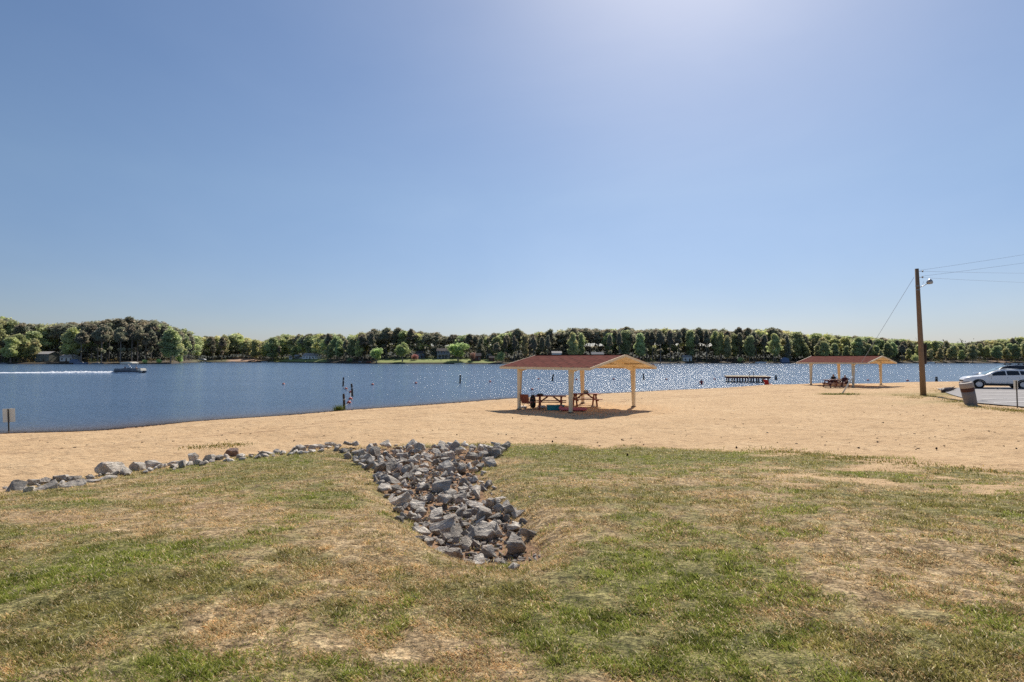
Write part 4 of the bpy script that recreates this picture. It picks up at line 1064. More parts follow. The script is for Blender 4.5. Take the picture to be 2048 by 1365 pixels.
    for s in (-1, 1):
        b = MB(); b.lathe([(.004, -.005), (.011, 0), (.004, .005)], 8, tuple(hd + Vector((s * .03, -.085, .018))), 'y'); b.build('eye', M['hair'], o)
        b = MB(); b.box(tuple(hd + Vector((s * .082, .0, .0))), (.016, .034, .055)); b.build('ear', M['skin'], o, bevel=.006)
    b = MB(); b.box(tuple(hd + Vector((0, -.079, -.055))), (.045, .012, .010)); b.build('mouth', M['redshirt'], o)
    return o
# seated at the far table seen from behind (faces the lake, +y => rz pi)
sit = dict(pelvis=(0, .05, .52), waist=(0, .06, .68), chest=(0, .03, .88), neck0=(0, .0, 1.02), neck=(0, -.02, 1.10), head=(0, -.045, 1.21),
           shl=(-.18, .0, 1.0), ell=(-.25, -.10, .80), wrl=(-.16, -.30, .79), palml=(-.13, -.38, .79), shr=(.18, .0, 1.0), elr=(.25, -.10, .80), wrr=(.16, -.30, .79), palmr=(.13, -.38, .79),
           hipl=(-.10, .0, .50), knl=(-.13, -.42, .50), anl=(-.13, -.38, .08), toel=(-.13, -.52, .04), hipr=(.10, .0, .50), knr=(.13, -.42, .50), anr=(.13, -.38, .08), toer=(.13, -.52, .04))
person(gC + Vector((.45, .72, 0)), R(0), 'person in a dark top seated behind the left table under the farther shelter', sit, 'darkshirt', 'shorts', .12)
camp = {k: v for k, v in sit.items()}
camp.update(pelvis=(0, .12, .50), waist=(0, .20, .64), chest=(0, .27, .83), neck0=(0, .30, .97), neck=(0, .30, 1.05), head=(0, .28, 1.16), shl=(-.18, .30, .95), shr=(.18, .30, .95), ell=(-.29, .12, .70), elr=(.29, .12, .70),
            wrl=(-.29, -.14, .68), wrr=(.29, -.14, .68), palml=(-.29, -.21, .68), palmr=(.29, -.21, .68), anl=(-.16, -.50, .08), anr=(.12, -.58, .08), toel=(-.17, -.64, .04), toer=(.13, -.72, .04), knl=(-.15, -.34, .52), knr=(.14, -.34, .52))
gE = ground(1688, 776.3)
camp_chair(gE, R(-50), 'dark folding chair holding the bare legged person under the farther shelter', 'darkshirt')
person(gE, R(-50), 'bare legged person in dark clothes leaning back in a folding chair', camp, 'shorts', 'shorts', 0)
g = on_z(1403, 769.5, 0)
wade = dict(pelvis=(0, 0, -.12), waist=(0, 0, .08), chest=(0, 0, .30), neck0=(0, 0, .45), neck=(0, -.01, .53), head=(0, -.02, .65), shl=(-.2, 0, .42), ell=(-.30, -.04, .18), wrl=(-.26, -.16, .0), palml=(-.25, -.23, -.03),
            shr=(.2, 0, .42), elr=(.30, -.04, .18), wrr=(.26, -.16, .0), palmr=(.25, -.23, -.03), hipl=(-.1, 0, -.18), knl=(-.12, -.02, -.6), anl=(-.12, 0, -1.0), toel=(-.12, -.14, -1.05), hipr=(.1, 0, -.18), knr=(.12, -.02, -.6), anr=(.12, 0, -1.0), toer=(.12, -.14, -1.05))
person((g.x, g.y, -.02), R(160), 'wader in a red shirt standing waist deep in the lake left of the swim platform', wade, 'redshirt', 'redshirt', .05)
# low beach chair at the water edge
g = on_z(1537, 774, .12); g.z = tz(g.x, g.y); o = empty('beach_chair', g, R(120), 'low red beach chair on the wet sand below the swim platform', 'beach chair', scale=1.15)
b = MB(); b.poly([(-.28, -.3, .26), (.28, -.3, .26), (.26, .2, .16), (-.26, .2, .16)]); b.build('seat', M['red'], o)
b = MB(); b.poly([(-.27, .19, .16), (.27, .19, .16), (.28, .5, .72), (-.28, .5, .72)]); b.build('backrest', M['red'], o)
for s in (-1, 1):
    b = MB(); b.tube([(s * .29, -.34, 0), (s * .29, .2, .17), (s * .29, .52, .75)], .013, 6); b.build('side_rail', M['galv'], o)
    b = MB(); b.tube([(s * .29, .36, 0), (s * .29, -.3, .27), (s * .29, -.3, .38), (s * .29, .36, .42)], .013, 6); b.build('armrest', M['galv'], o)

# ------------------------------------------------------------------ swim area
def pile_post(px, py, top, label, tilt=0, d=.2, gz=None):
    if gz is None: g = on_z(px, py, 0); zb = -1.2
    else: g = ground(px, py); zb = -.4
    h = (py - top) / F * g.y
    o = empty('wooden_post', g, rnd.uniform(0, 3), label, 'post', 'posts marking the swimming area')
    b = MB(); b.tube([(0, 0, zb), (tilt * .4, 0, h * .4), (tilt, 0, h * .93), (tilt * 1.03, 0, h)], [d * .5, d * .5, d * .47, d * .36], 9); b.build('shaft', M['pile'], o)
    b = MB(); z = h * .62; b.tube([(tilt * .62, 0, z), (tilt * .62, 0, z + .09)], d * .56, 9); b.build('rope_band', M['rope'], o)
    b = MB(); b.tube([(tilt * .05, 0, -.3), (tilt * .1, 0, .09)], d * .58, 9); b.build('dark_collar', M['black'], o)
    o.rotation_euler.z = 0
    return o
pile_post(686, 773, 755, 'dark post in open water beyond the two shoreline posts', .06)
pile_post(705, 793, 768, 'post in shallow water with the red buoy rope running past it', -.1, .19)
pile_post(689, 820.5, 787, 'brown post on the shoreline with reeds at its foot', -.07, .17, gz=1)
pile_post(920, 767, 750, 'lone post in the lake left of the nearer shelter', .04, .22)
pile_post(1104.5, 762, 749, 'slanting post seen through the nearer shelter', .18, .26)
pile_post(1288, 760, 747.5, 'post in the sparkling water just right of the nearer shelter', -.1, .24)
pile_post(1552, 760, 751, 'short stubby post right of the swim platform', 0, .34)
pile_post(1873, 763.5, 754, 'short post in the lake right of the utility pole', 0, .34)
def buoy(px, py, label, r=.16):
    g = on_z(px, py + 2, 0); o = empty('swim_buoy', (g.x, g.y, .03), rnd.uniform(0, 6), label, 'buoy', 'red floats of the swimming line'); o.rotation_euler = (rnd.uniform(-.4, .4), rnd.uniform(-.3, .3), rnd.uniform(0, 6))
    b = MB(); n = 8; b.lathe([(r * math.sin(math.pi * k / n) + .003, -r * 1.15 * math.cos(math.pi * k / n)) for k in range(n + 1)], 14); b.build('float_body', M['buoy'], o)
    b = MB(); b.lathe([(r * .97, -.05), (r * 1.03, 0), (r * .97, .05)], 14); b.build('white_band', M['buoywhite'], o)
    return g
FB = 'small dark red float far out on the swimming line'
for px, py in ((567, 768), (745, 769), (832, 766), (980, 763), (1041, 762.5), (1077, 757.5), (1153, 758.8), (1227, 758), (1333, 758), (1429, 758), (1736, 760), (1815, 761)): buoy(px, py, FB, .20)
rp = [on_z(694, 812, 0) + Vector((-.2, 0, .0))]
for px, py, lb in ((698, 806, 'nearest red float on the rope from the shoreline post'), (701, 798.5, 'second nearest red float on the rope, just above the nearest one'), (701.5, 784.5, 'red float touching the shallow water post'), (692, 777.5, 'farthest red float of the rope by the shoreline post'), (1064, 779, 'larger dark float closest to the beach, seen inside the nearer shelter')):
    g = buoy(px, py, lb, .18); 
    if px < 800: rp.append(g)
pp = [ground(690, 817) + Vector((0, 0, .35)), rp[0] + Vector((.15, -.5, .03))] + [p + Vector((0, 0, .03)) for p in rp[1:]] + [on_z(686, 774, 0) + Vector((0, 0, .02))]
b = MB(); b.tube(pp, .018, 6); tag(b.build('float_rope', M['rope'], None), 'pale rope strung with red floats from the shoreline post', 'rope')

# swim platform on piles
gl = on_z(1453, 764.6, 0); gr = on_z(1540, 765.6, 0); d = (gr - gl); rz = math.atan2(d.y, d.x); Lp = d.length
o = empty('swim_platform', (gl + gr) / 2, rz, 'wooden swim platform on short piles in the glittering water', 'dock')
b = MB(); nb = 26
for k in range(nb): b.box((-Lp / 2 + (k + .5) * Lp / nb, 2.0, .86), (Lp / nb - .02, 5.2, .04))
b.build('deck_boards', M['dockwood'], o)
b = MB(); b.box((0, -.58, .72), (Lp, .06, .24)); b.box((0, 4.58, .72), (Lp, .06, .24)); b.box((-Lp / 2 - .03, 2, .72), (.06, 5.2, .24)); b.box((Lp / 2 + .03, 2, .72), (.06, 5.2, .24)); b.build('rim_joist', M['redwood_dark'], o)
for i in range(8):
    for y in (-.45, 4.4):
        b = MB(); x = -Lp / 2 + .3 + i * (Lp - .6) / 7; b.tube([(x, y, -1.6), (x, y, .84)], .10, 8); b.build('pile', M['pile'], o)
b = MB(); b.box((0, -.35, .05), (Lp * .84, .08, .06)); b.build('lower_beam', M['pile'], o)
for s in (-.3, .3):
    b = MB(); b.tube([(.45 + s, -.66, -.5), (.45 + s, -.66, 1.45), (.45 + s, -.5, 1.62), (.45 + s, -.2, 1.55), (.45 + s, -.15, .9)], .028, 8); b.build('ladder_rail', M['galv'], o)
b = MB()
for z in (-.1, .2, .5): b.tube([(.15, -.66, z), (.75, -.66, z)], .02, 6)
b.build('ladder_rungs', M['galv'], o)

# pontoon boat
Yb = 139.0; g = on_z(260, 746.3, 0)
o = empty('pontoon_boat', g, R(-3), 'pontoon boat with beige canopy speeding right and trailing a white wake', 'boat', scale=.95)
for s in (-1, 1):
    b = MB(); b.tube([(-3.7, s * .9, .12), (-3.2, s * .9, .12), (2.9, s * .9, .14), (3.6, s * .9, .30), (4.0, s * .9, .50)], [.28, .31, .31, .24, .07], 12); b.build('pontoon', M['pontoon'], o)
b = MB(); b.box((0, 0, .5), (7.4, 2.5, .12)); b.build('deck', M['navy'], o, bevel=.02)
for s in (-1, 1):
    b = MB(); b.box((-.3, s * 1.2, .86), (6.0, .05, .52)); b.build('side_panel', M['boatpanel'], o, bevel=.02)
    b = MB(); b.tube([(-3.3, s * 1.21, 1.15), (3.55, s * 1.21, 1.15)], .03, 6)
    for x in (-3.2, -1.6, 0, 1.6, 2.9, 3.5): b.tube([(x, s * 1.21, .55), (x, s * 1.21, 1.15)], .025, 6)
    b.build('rail', M['galv'], o)
b = MB(); b.box((3.2, 0, .86), (.9, 2.3, .62), taper=.9); b.build('bow_seat', M['tan'], o, bevel=.06)
b = MB(); b.box((-2.6, 0, .82), (1.3, 2.2, .55), taper=.9); b.build('stern_lounge', M['boatpanel'], o, bevel=.06)
b = MB(); b.box((.1, -.55, .95), (.6, .7, .85), taper=.75); b.build('console', M['boatpanel'], o, bevel=.05)
b = MB(); b.prism([(-1.9, 2.45), (-1.8, 2.72), (-.5, 2.86), (.7, 2.86), (1.45, 2.70), (1.4, 2.42)], -1.2, 1.2); b.build('canopy', M['tan'], o)
b = MB()
for s in (-1, 1):
    b.tube([(-.4, s * 1.2, 1.15), (-1.4, s * 1.15, 2.3)], .03, 6); b.tube([(-.3, s * 1.2, 1.15), (.0, s * 1.15, 2.4)], .03, 6); b.tube([(-.2, s * 1.2, 1.15), (1.1, s * 1.15, 2.3)], .03, 6)
b.build('canopy_frame', M['galv'], o)
b = MB(); b.box((-4.0, 0, .75), (.55, .42, .6), taper=.8); b.box((-4.0, 0, .2), (.25, .16, .7)); b.build('outboard_motor', M['black'], o, bevel=.05)
bs = dict(sit); 
def shifted(x, y, dz=-.0): return Vector((g.x + x * .95, g.y + y * .95, .35 + dz))
pz = math.pi / 2
person(shifted(-1.0, -.5, -.02), pz, 'person seated at the console of the pontoon boat', sit, 'redshirt', 'shorts', .0)
person(shifted(1.35, .3, .02), pz, 'person in a pale shirt sitting near the bow of the pontoon boat', sit, 'greycloth', 'shorts', .05)
b = MB(); b.box((1.75, .35, .74), (.7, 1.0, .40)); b.build('passenger_seat', M['tan'], o, bevel=.05)
b = MB(); b.box((-1.0, -.5, .74), (.55, .6, .36)); b.build('helm_seat', M['tan'], o, bevel=.05)
def wake():
    n = 420; x = np.linspace(g.x - 3.2, g.x - 62, n); m = 15; V = []
    for j in range(m):
        v = j / (m - 1) * 2 - 1; dist = (g.x - 3.2 - x)
        wd = .9 + dist * .055; yy = g.y + v * wd + (fbm(x * .25, x * 0 + j * .3, 3, 3) - .5) * .7
        amp = .34 * np.exp(-dist / 26) + .04; amp = amp * (1 + .9 * np.exp(-((dist - 12) / 6) ** 2))
        z = (fbm(x * 1.3, x * 0 + j * .8, 7, 4) ** 1.3) * amp * (1 - v * v) * 1.6 + .012 - .05 * (abs(v) > .9) - .09 * (fbm(x * .8, x * 0 + j * .7, 19, 3) < .20 + dist / 190 + abs(v) * .16)
        V.append(np.c_[x, yy, z])
    V = np.concatenate(V); idx = np.arange(n * m).reshape(m, n); Q = np.stack([idx[:-1, :-1], idx[:-1, 1:], idx[1:, 1:], idx[1:, :-1]], -1).reshape(-1, 4)
    k = np.interp(V[:, 0][Q].mean(1), [g.x - 62, g.x - 3], [0, 1]); tag(np_mesh('boat_wake', V, Q, M['foam'], smooth=True), 'long white foaming wake trailing behind the pontoon boat', 'wake', kind='structure')
wake()
b = MB()
for k in range(26):
    x = g.x + rnd.uniform(-3.5, 2.6); b.box((x, g.y - 1.15 - rnd.uniform(0, .35), .05), (rnd.uniform(.3, .9), rnd.uniform(.1, .3), rnd.uniform(.06, .28)), (rnd.uniform(-.4, .4), rnd.uniform(-.3, .3), rnd.uniform(-.3, .3)))
tag(b.build('hull_spray', M['foam'], None, bevel=.03), 'white spray along the near side of the pontoon hull', 'spray', kind='structure')

# ------------------------------------------------------------------ utility pole, wires
g = ground(1847, 791); top = at_y(1833.5, 538, g.y + .1); Pb = g.copy()
o = empty('utility_pole', g, 0, 'tall brown wooden utility pole at the edge of the beach', 'utility pole')
tv = top - g
b = MB(); b.tube([(0, 0, -.4), tuple(tv * .35), tuple(tv * .7), tuple(tv)], [.205, .18, .155, .13], 16); b.build('shaft', M['polewood'], o)
q = at_y(1850, 709, g.y - .05) - g; b = MB(); b.box(tuple(q + Vector((.02, 0, 0))), (.11, .16, 1.5), (0, R(2.5), 0)); b.build('conduit_cover', M['darkbox'], o, bevel=.01)
for k, yy in enumerate((543, 555)):
    q = at_y(1839, yy, g.y) - g; b = MB(); b.tube([tuple(q - Vector((.14, 0, 0))), tuple(q + Vector((.2, 0, 0)))], .02, 6); b.lathe([(.03, -.07), (.06, -.04), (.035, 0), (.06, .04), (.03, .07)], 10, tuple(q + Vector((.24, 0, 0)))); b.build('insulator', M['galv'], o)
q = at_y(1831, 573, g.y) - g; b = MB(); b.box(tuple(q + Vector((.04, -.17, 0))), (.34, .06, .05)); b.box(tuple(q + Vector((.06, -.17, -.3))), (.34, .06, .05)); b.build('clamp_band', M['galv'], o)
lampo = o
q0 = at_y(1837, 576, g.y) - g; q1 = at_y(1855, 568, g.y) - g
b = MB(); b.tube([tuple(q0), tuple(q0.lerp(q1, .5) + Vector((0, 0, -.02))), tuple(q1 + Vector((.02, 0, .03)))], .028, 8); arm = b.build('lamp_arm', M['galv'], o)
b = MB(); b.lathe([(.03, .16), (.12, .13), (.17, .0), (.22, -.13), (.20, -.16)], 14); hd = b.build('lamp_head', M['galv'], o); hd.location = q1 + Vector((.12, 0, .12)); hd.rotation_euler = (0, R(-118), 0)
b = MB(); b.lathe([(.19, -.165), (.10, -.20), (.02, -.21)], 14); b.build('lamp_glass', M['lamp_lens'], hd)
b = MB(); b.tube([tuple(q1 + Vector((-.38, 0, -.05))), tuple(q1 + Vector((-.28, 0, .2)))], .008, 5); b.build('stay', M['galv'], o)
def wire(a, e, label, sag=.3, r=.0075):
    b = MB(); pts = [a.lerp(e, t / 14) - Vector((0, 0, sag * 4 * (t / 14) * (1 - t / 14))) for t in range(15)]; b.tube(pts, r, 5); tag(b.build('overhead_wire', M['wire'], None), label, 'wire', 'wires strung from the utility pole')
for (x0, y0), (x1, y1), Y1, lb in (((1840, 541), (2048, 507), 46, 'uppermost overhead wire rising to the right from the pole top'), ((1843, 553), (2048, 523.5), 46, 'overhead wire rising right that starts at the lower insulator'),
                                 ((1840, 543), (2048, 545), 62, 'level overhead wire running right from the upper insulator'), ((1843, 555.5), (2048, 563.5), 62, 'lowest overhead wire dropping gently to the right')):
    a = at_y(x0, y0, g.y); e = at_y(x1, y1, Y1); e2 = a + (e - a) * 2.6; wire(a, e2, lb, .12)
gw = ground(1684, 789); a = at_y(1828, 555, g.y); b = MB(); b.tube([tuple(a), tuple(gw + Vector((0, 0, .0)))], .012, 5); tag(b.build('guy_wire', M['galv'], None), 'thin guy wire slanting down left from the utility pole', 'wire')
dd = (a - gw); p1 = gw + dd * (1.62 / dd.length); 
b = MB(); b.tube([tuple(gw - dd * .01), tuple(gw.lerp(p1, .5)), tuple(p1)], [.055, .06, .055], 10); tag(b.build('guy_guard', M['whiteplastic'], None), 'pale slanting guard tube over the foot of the guy wire', 'guy guard')

# ------------------------------------------------------------------ signs, bin, dark shape
def sign(px, py, top, w, label, tilt=0, yaw=0):
    g = ground(px, py); h = (py - top) / F * g.y; o = empty('metal_sign', g, yaw, label, 'sign', 'signs on steel posts seen from behind'); o.rotation_euler = (0, tilt, yaw)
    b = MB(); b.box((0, 0, h / 2 - .2), (.055, .035, h + .4)); b.box((0, .02, h / 2 - .2), (.025, .02, h + .4)); b.build('post', M['signpost'], o)
    ph = w * 1.28; b = MB(); b.box((0, .045, h - ph * .5 + .02), (w, .006, ph)); pn = b.build('sign_panel', M['signback'], o, bevel=.005)
    b = MB(); 
    for z in (.2, .8): b.lathe([(.014, -.03), (.014, .03)], 8, (0, -.015, h - ph * z), 'y')
    b.build('bolt', M['galv'], pn)
sign(18, 866, 817, .52, 'pale sign seen from behind at the left edge of the beach by the water', R(-3), R(14))
sign(2035, 816, 762, .38, 'narrow grey sign seen from behind at the parking lot edge', R(-1), R(20))
g = ground(1942, 809); o = empty('litter_bin', g, R(20), 'tapered concrete litter bin leaning left, dark red band below its lid', 'litter bin'); o.rotation_euler = (0, R(-12), 0); o.scale = (.68, .68, 1.0)
b = MB(); b.lathe([(.44, -.1), (.45, .0), (.47, .25), (.485, .5), (.49, .78)], 28); b.build('bin_shell', M['binconcrete'], o)
b = MB(); b.lathe([(.492, .78), (.50, .82), (.498, .98), (.49, 1.0)], 28); b.build('band', M['binband'], o)
b = MB(); b.lathe([(.50, 1.0), (.51, 1.05), (.515, 1.25), (.48, 1.29), (.33, 1.33), (.32, 1.18)], 28); b.build('bin_lid', M['binlid'], o)
g0 = ground(1885, 786); g1 = ground(1921, 776); o = empty('dark_tapered_form', g0, math.atan2(g1.y - g0.y, g1.x - g0.x), 'dark tapered shape lying at the corner of the parking lot', 'log'); ln = (g1 - g0).xy.length
b = MB(); b.tube([(0, 0, .08), (ln * .12, .03, .16), (ln * .4, .0, .16), (ln * .7, .05, .10), (ln, 0, .07)], [.10, .24, .20, .10, .05], 9); b.build('trunk', M['darkbox'], o)  # log-like solid for an unidentified dark shape
b = MB(); b.tube([(ln * .3, 0, .2), (ln * .4, -.3, .4)], [.06, .03], 6); b.build('side_stub', M['darkbox'], o)
for px, py, lb in ((1105, 885, 'dark pine cone on the sand near the top of the lawn centre'), (1473, 897, 'dark pine cone on the sand just above the right lawn edge'), (1255, 912, 'pine cone lying on the bright lawn edge'), (1025, 837.5, 'small pine cone on the sand in front of the nearer shelter'), (1873, 899, 'pine cone alone on the sand at the right')):
    g = ground(px, py); o = empty('pine_cone', g, rnd.uniform(0, 6), lb, 'pine cone', scale=.75); b = MB(); b.lathe([(.01, -.01), (.035, .0), (.03, .012), (.042, .018), (.034, .032), (.038, .038), (.026, .055), (.028, .06), (.012, .08), (.004, .085)], 11); b.build('scales', M['cone'], o)
    b = MB(); b.tube([(0, 0, -.02), (0, 0, .0)], .008, 6); b.build('stem', M['darkbox'], o)

# driftwood flecks along the waterline
b = MB()
for _ in range(260):
    px = rnd.uniform(-20, 1500); x, y = on_z(px, float(np.interp(px, [a for a, _ in WL_px], [c for _, c in WL_px])) + rnd.uniform(.5, 4.5), 0).xy
    s = rnd.uniform(.04, .16) if rnd.random() < .85 else rnd.uniform(.2, .4); b.box((x, y, tz(x, y) + .01), (s, s * rnd.uniform(.2, .5), .03), (0, 0, rnd.uniform(-.5, 1)))
for _ in range(260):
    px = rnd.uniform(0, 2040); py = rnd.uniform(782, 900); p = ground(px, py)
    if lawn_d(np.array([p.x]), np.array([p.y]))[0] > -.2 or side_of_water(np.array([p.x]), np.array([p.y]))[0] > -1: continue
    s = rnd.uniform(.02, .07); b.box((p.x, p.y, p.z + .005), (s, s * rnd.uniform(.4, .9), .02), (rnd.uniform(-.3, .3), 0, rnd.uniform(0, 3)))
tag(b.build('beach_debris', M['cone'], None), 'dark bark flecks and twigs scattered over the sand and waterline', 'debris', kind='stuff')

# ------------------------------------------------------------------ parking lot
def sheet(name, poly, dz, mat, step=1.6, mesh_pad=0):
    """terrain following sheet inside a convex-ish quad given by 4 corners"""
    A, B, C_, D = [np.array(p) for p in poly]; n = 26; V = []
    nu = max(2, int(np.linalg.norm(B - A) / step)); nv = max(2, int(np.linalg.norm(D - A) / step))
    for j in range(nv + 1):
        for i in range(nu + 1):
            s, t = i / nu, j / nv; p = (A * (1 - s) + B * s) * (1 - t) + (D * (1 - s) + C_ * s) * t; V.append((p[0], p[1], 0))
    V = np.array(V); V[:, 2] = terrain(V[:, 0], V[:, 1]) + dz
    idx = np.arange(len(V)).reshape(nv + 1, nu + 1); Q = np.stack([idx[:-1, :-1], idx[:-1, 1:], idx[1:, 1:], idx[1:, :-1]], -1).reshape(-1, 4)
    return np_mesh(name, V, Q, mat, smooth=True)
p1 = ground(1953, 807.5); p2 = ground(1893, 780); 
A_ = (p1.x, p1.y); D_ = (p2.x + .3, p2.y + 1.5); e1 = ground(2048, 815.5)
dA = Vector((e1.x - p1.x, e1.y - p1.y)).normalized()
lot = [A_, (A_[0] + dA.x * 55, A_[1] + dA.y * 55), (100, 56), D_]
tag(sheet('parking_lot', lot, .05, M['asphalt'], .6), kind='structure')
k = MB(); P = [Vector((A_[0], A_[1], 0)), Vector((D_[0], D_[1], 0)), Vector((D_[0] + 60, D_[1] + 4.6, 0))]
def strip(a, b_, w, dz, name, mat, lab=None):
    a = Vector(a); b_ = Vector(b_); d = (b_ - a); n_ = Vector((-d.y, d.x)).normalized() * w / 2
    o = sheet(name, [tuple(a - n_), tuple(b_ - n_), tuple(b_ + n_), tuple(a + n_)], dz, mat, .8); return o
def inlot(t, side=.25): return (A_[0] + (D_[0] - A_[0]) * t, A_[1] + (D_[1] - A_[1]) * t)
for i, py in enumerate((780.5, 786.5, 792.3, 800, 807.5)):
    x0 = (1990, 1965, 1963, 1962, 1985)[i]; a = ground(x0, py); e = ground(2048, py - 1.6); d = (e - a).normalized()
    o = strip((a.x, a.y), (a.x + d.x * 9, a.y + d.y * 9), .30, .066, 'lane_marking', M['linepaint']); tag(o, kind='structure')

# ------------------------------------------------------------------ vehicles
def vehicle(name, loc, rz, label, paint, rack=False, scale=1.0):
    o = empty(name, loc, rz, label, 'car', scale=scale)       # nose toward -x, wheels at x=-1.36 / +1.36
    st = [  # x, z_low, z_belt, z_top, half width low, half width belt, half width top
        (-2.32, .42, .66, .70, .50, .52, .46), (-2.26, .30, .78, .84, .70, .72, .62), (-2.05, .25, .88, .97, .84, .84, .70), (-1.75, .24, .93, 1.03, .90, .88, .74), (-1.36, .24, .97, 1.07, .915, .90, .76), (-1.15, .24, 1.03, 1.12, .92, .91, .77),
        (-.98, .24, 1.06, 1.16, .92, .91, .78), (-.62, .24, 1.10, 1.37, .92, .91, .74), (-.25, .24, 1.12, 1.57, .92, .91, .69), (.12, .24, 1.13, 1.66, .92, .91, .66), (.7, .24, 1.15, 1.70, .92, .91, .65), (1.36, .24, 1.18, 1.67, .92, .90, .63),
        (1.75, .25, 1.21, 1.60, .91, .88, .60), (2.05, .28, 1.22, 1.50, .88, .85, .57), (2.22, .34, 1.12, 1.26, .82, .80, .58), (2.32, .45, .95, 1.02, .74, .74, .60)]
    bm = bmesh.new(); rings = []
    for (x, zl, zb, zt, wl, wb, wt) in st:
        pr = [(0, zl), (wl * .9, zl), (wl, zl + .1), (wl + .005, (zl + zb) * .5), (wb, zb - .04), (wb - .02, zb), (wt + (wb - wt) * .25, zb + (zt - zb) * .78), (wt * .93, zt), (wt * .5, zt + .022), (0, zt + .03)]
        full = pr + [(-a, c) for a, c in pr[-2:0:-1]]; rings.append([bm.verts.new((x, a, c)) for a, c in full])
    n = len(rings[0])
    for a, c in zip(rings, rings[1:]):
        for i in range(n): bm.faces.new((a[i], a[(i + 1) % n], c[(i + 1) % n], c[i]))
    bm.faces.new(rings[0]); bm.faces.new(rings[-1]); bmesh.ops.recalc_face_normals(bm, faces=bm.faces)
    me = bpy.data.meshes.new('body'); bm.to_mesh(me); bm.free(); body = link_mesh('body', me, M[paint], o)
    for p in me.polygons: p.use_smooth = True
    def itp(x, k): return float(np.interp(x, [s[0] for s in st], [s[k] for s in st]))
    def sidept(x, f, s, off=.012):   # f: 0 belt .. 1 roof
        zb, zt, wb, wt = itp(x, 2), itp(x, 3), itp(x, 5), itp(x, 6); w0, w1 = wb - .02, wt + (wb - wt) * .25
        return (x, s * (w0 + (w1 - w0) * f + off), zb + (zt - zb) * .78 * f)
    for s in (-1, 1):
        for (xa, xb, xc, xd) in ((-.86, .34, .30, -.30), (.42, 1.20, 1.14, .39), (1.27, 1.98, 1.60, 1.22)):
            b = MB(); N_ = 6; up_ = []; lo_ = []
            for i in range(N_ + 1):
                t = i / N_; lo_.append(sidept(xa + (xb - xa) * t, .04, s)); up_.append(sidept(xd + (xc - xd) * t, .93 if xa > -.7 or t > .02 else .90, s))
            for i in range(N_): b.poly([lo_[i], lo_[i + 1], up_[i + 1], up_[i]] if s > 0 else [lo_[i + 1], lo_[i], up_[i], up_[i + 1]])
            b.build('side_window', M['carglass'], o, fix=False)
        b = MB(); b.box((-.68, s * 1.02, 1.18), (.16, .22, .16)); b.bar((-.68, s * .9, 1.13), (-.68, s * 1.0, 1.16), .05, .04); b.build('door_mirror', M[paint], o, bevel=.03)
        b = MB(); b.bar((-1.0, s * .925, .33), (1.0, s * .925, .33), .03, .20); b.build('sill_cladding', M['cladding'], o)
        b = MB(); b.bar((-2.23, s * .60, .80), (-1.93, s * .80, .90), .10, .09, .03, .05); b.build('headlight', M['lamp_lens'], o, bevel=.01)
        b = MB(); b.bar((2.10, s * .86, 1.08), (2.30, s * .70, 1.03), .06, .12); b.build('taillight', M['red'], o, bevel=.01)
        for x in (.12, 1.02):
            b = MB(); b.bar((x - .08, s * .93, .97), (x + .10, s * .93, .97), .02, .03); b.build('door_handle', M[paint], o)
        b = MB()
        for x in (-.60, .42, 1.16): b.bar((x, s * .927, .38), (x, s * .914, 1.02), .012, .004)
        b.build('door_seam', M['cladding'], o)
        for x in (-1.40, 1.38):
            b = MB(); pr = []
            for k_ in range(17):
                a = math.pi * (1.06 - 1.12 * k_ / 16); pr.append((x + .455 * math.cos(a), .35 + .455 * math.sin(a)))
            for k_ in range(17):
                a = math.pi * (-.06 + 1.12 * k_ / 16); pr.append((x + .375 * math.cos(a), .35 + .375 * math.sin(a)))
            b.prism(pr, s * .90, s * .942); b.build('wheel_arch', M['cladding'], o)
            b = MB(); b.lathe([(.375, -.02), (.385, .0), (.385, .035), (.01, .036)], 24, (x, s * .89, .35), 'y'); b.build('wheel_well', M['black'], o)
            wl_ = empty('wheel', (x, s * .80, .35)); wl_.parent = o
            b = MB(); b.lathe([(.235, -.12), (.33, -.12), (.352, -.09), (.352, .09), (.33, .12), (.235, .12)], 28, (0, s * .05, 0), 'y', cap=False); b.build('tyre', M['tyre'], wl_)
            b = MB(); b.lathe([(.24, -.10), (.24, .10), (.225, .105), (.20, .06), (.20, -.1)], 28, (0, s * .05, 0), 'y', cap=False)
            for k_ in range(10):
                a = k_ * math.pi / 5; b.bar((.04 * math.cos(a), s * .145, .04 * math.sin(a)), (.22 * math.cos(a + .12), s * .15, .22 * math.sin(a + .12)), .055, .03, up=(0, 1, 0))
            b.lathe([(.055, -.02), (.05, .02)], 12, (0, s * .15, 0), 'y'); b.lathe([(.235, -.004), (.235, .004)], 28, (0, s * .13, 0), 'y'); b.build('rim', M['rim'], wl_)
    # windshield, rear window
    for nm, xs_, mt in (('windshield', (-.96, -.62, -.25, -.02), 'windshield'), ('rear_window', (1.72, 2.0, 2.16), 'carglass')):
        b = MB(); rows = []
        for x in xs_:
            z = itp(x, 3); wv = itp(x, 6); rows.append([(x, y * wv * .90, z + .018 + .022 * (1 - abs(y)) + .008) for y in (-1, -.5, 0, .5, 1)])
        for a, c in zip(rows, rows[1:]):
            for i in range(4): b.poly([a[i], c[i], c[i + 1], a[i + 1]])
        b.build(nm, M[mt], o, smooth=True)
    b = MB(); b.box((-2.30, 0, .62), (.06, 1.05, .17)); b.build('grille', M['black'], o, bevel=.02)
    b = MB(); b.box((-2.26, 0, .38), (.12, 1.4, .16)); b.build('lower_bumper', M['cladding'], o, bevel=.03)
    b = MB(); b.box((2.28, 0, .45), (.12, 1.4, .2)); b.build('rear_bumper', M['cladding'], o, bevel=.03)
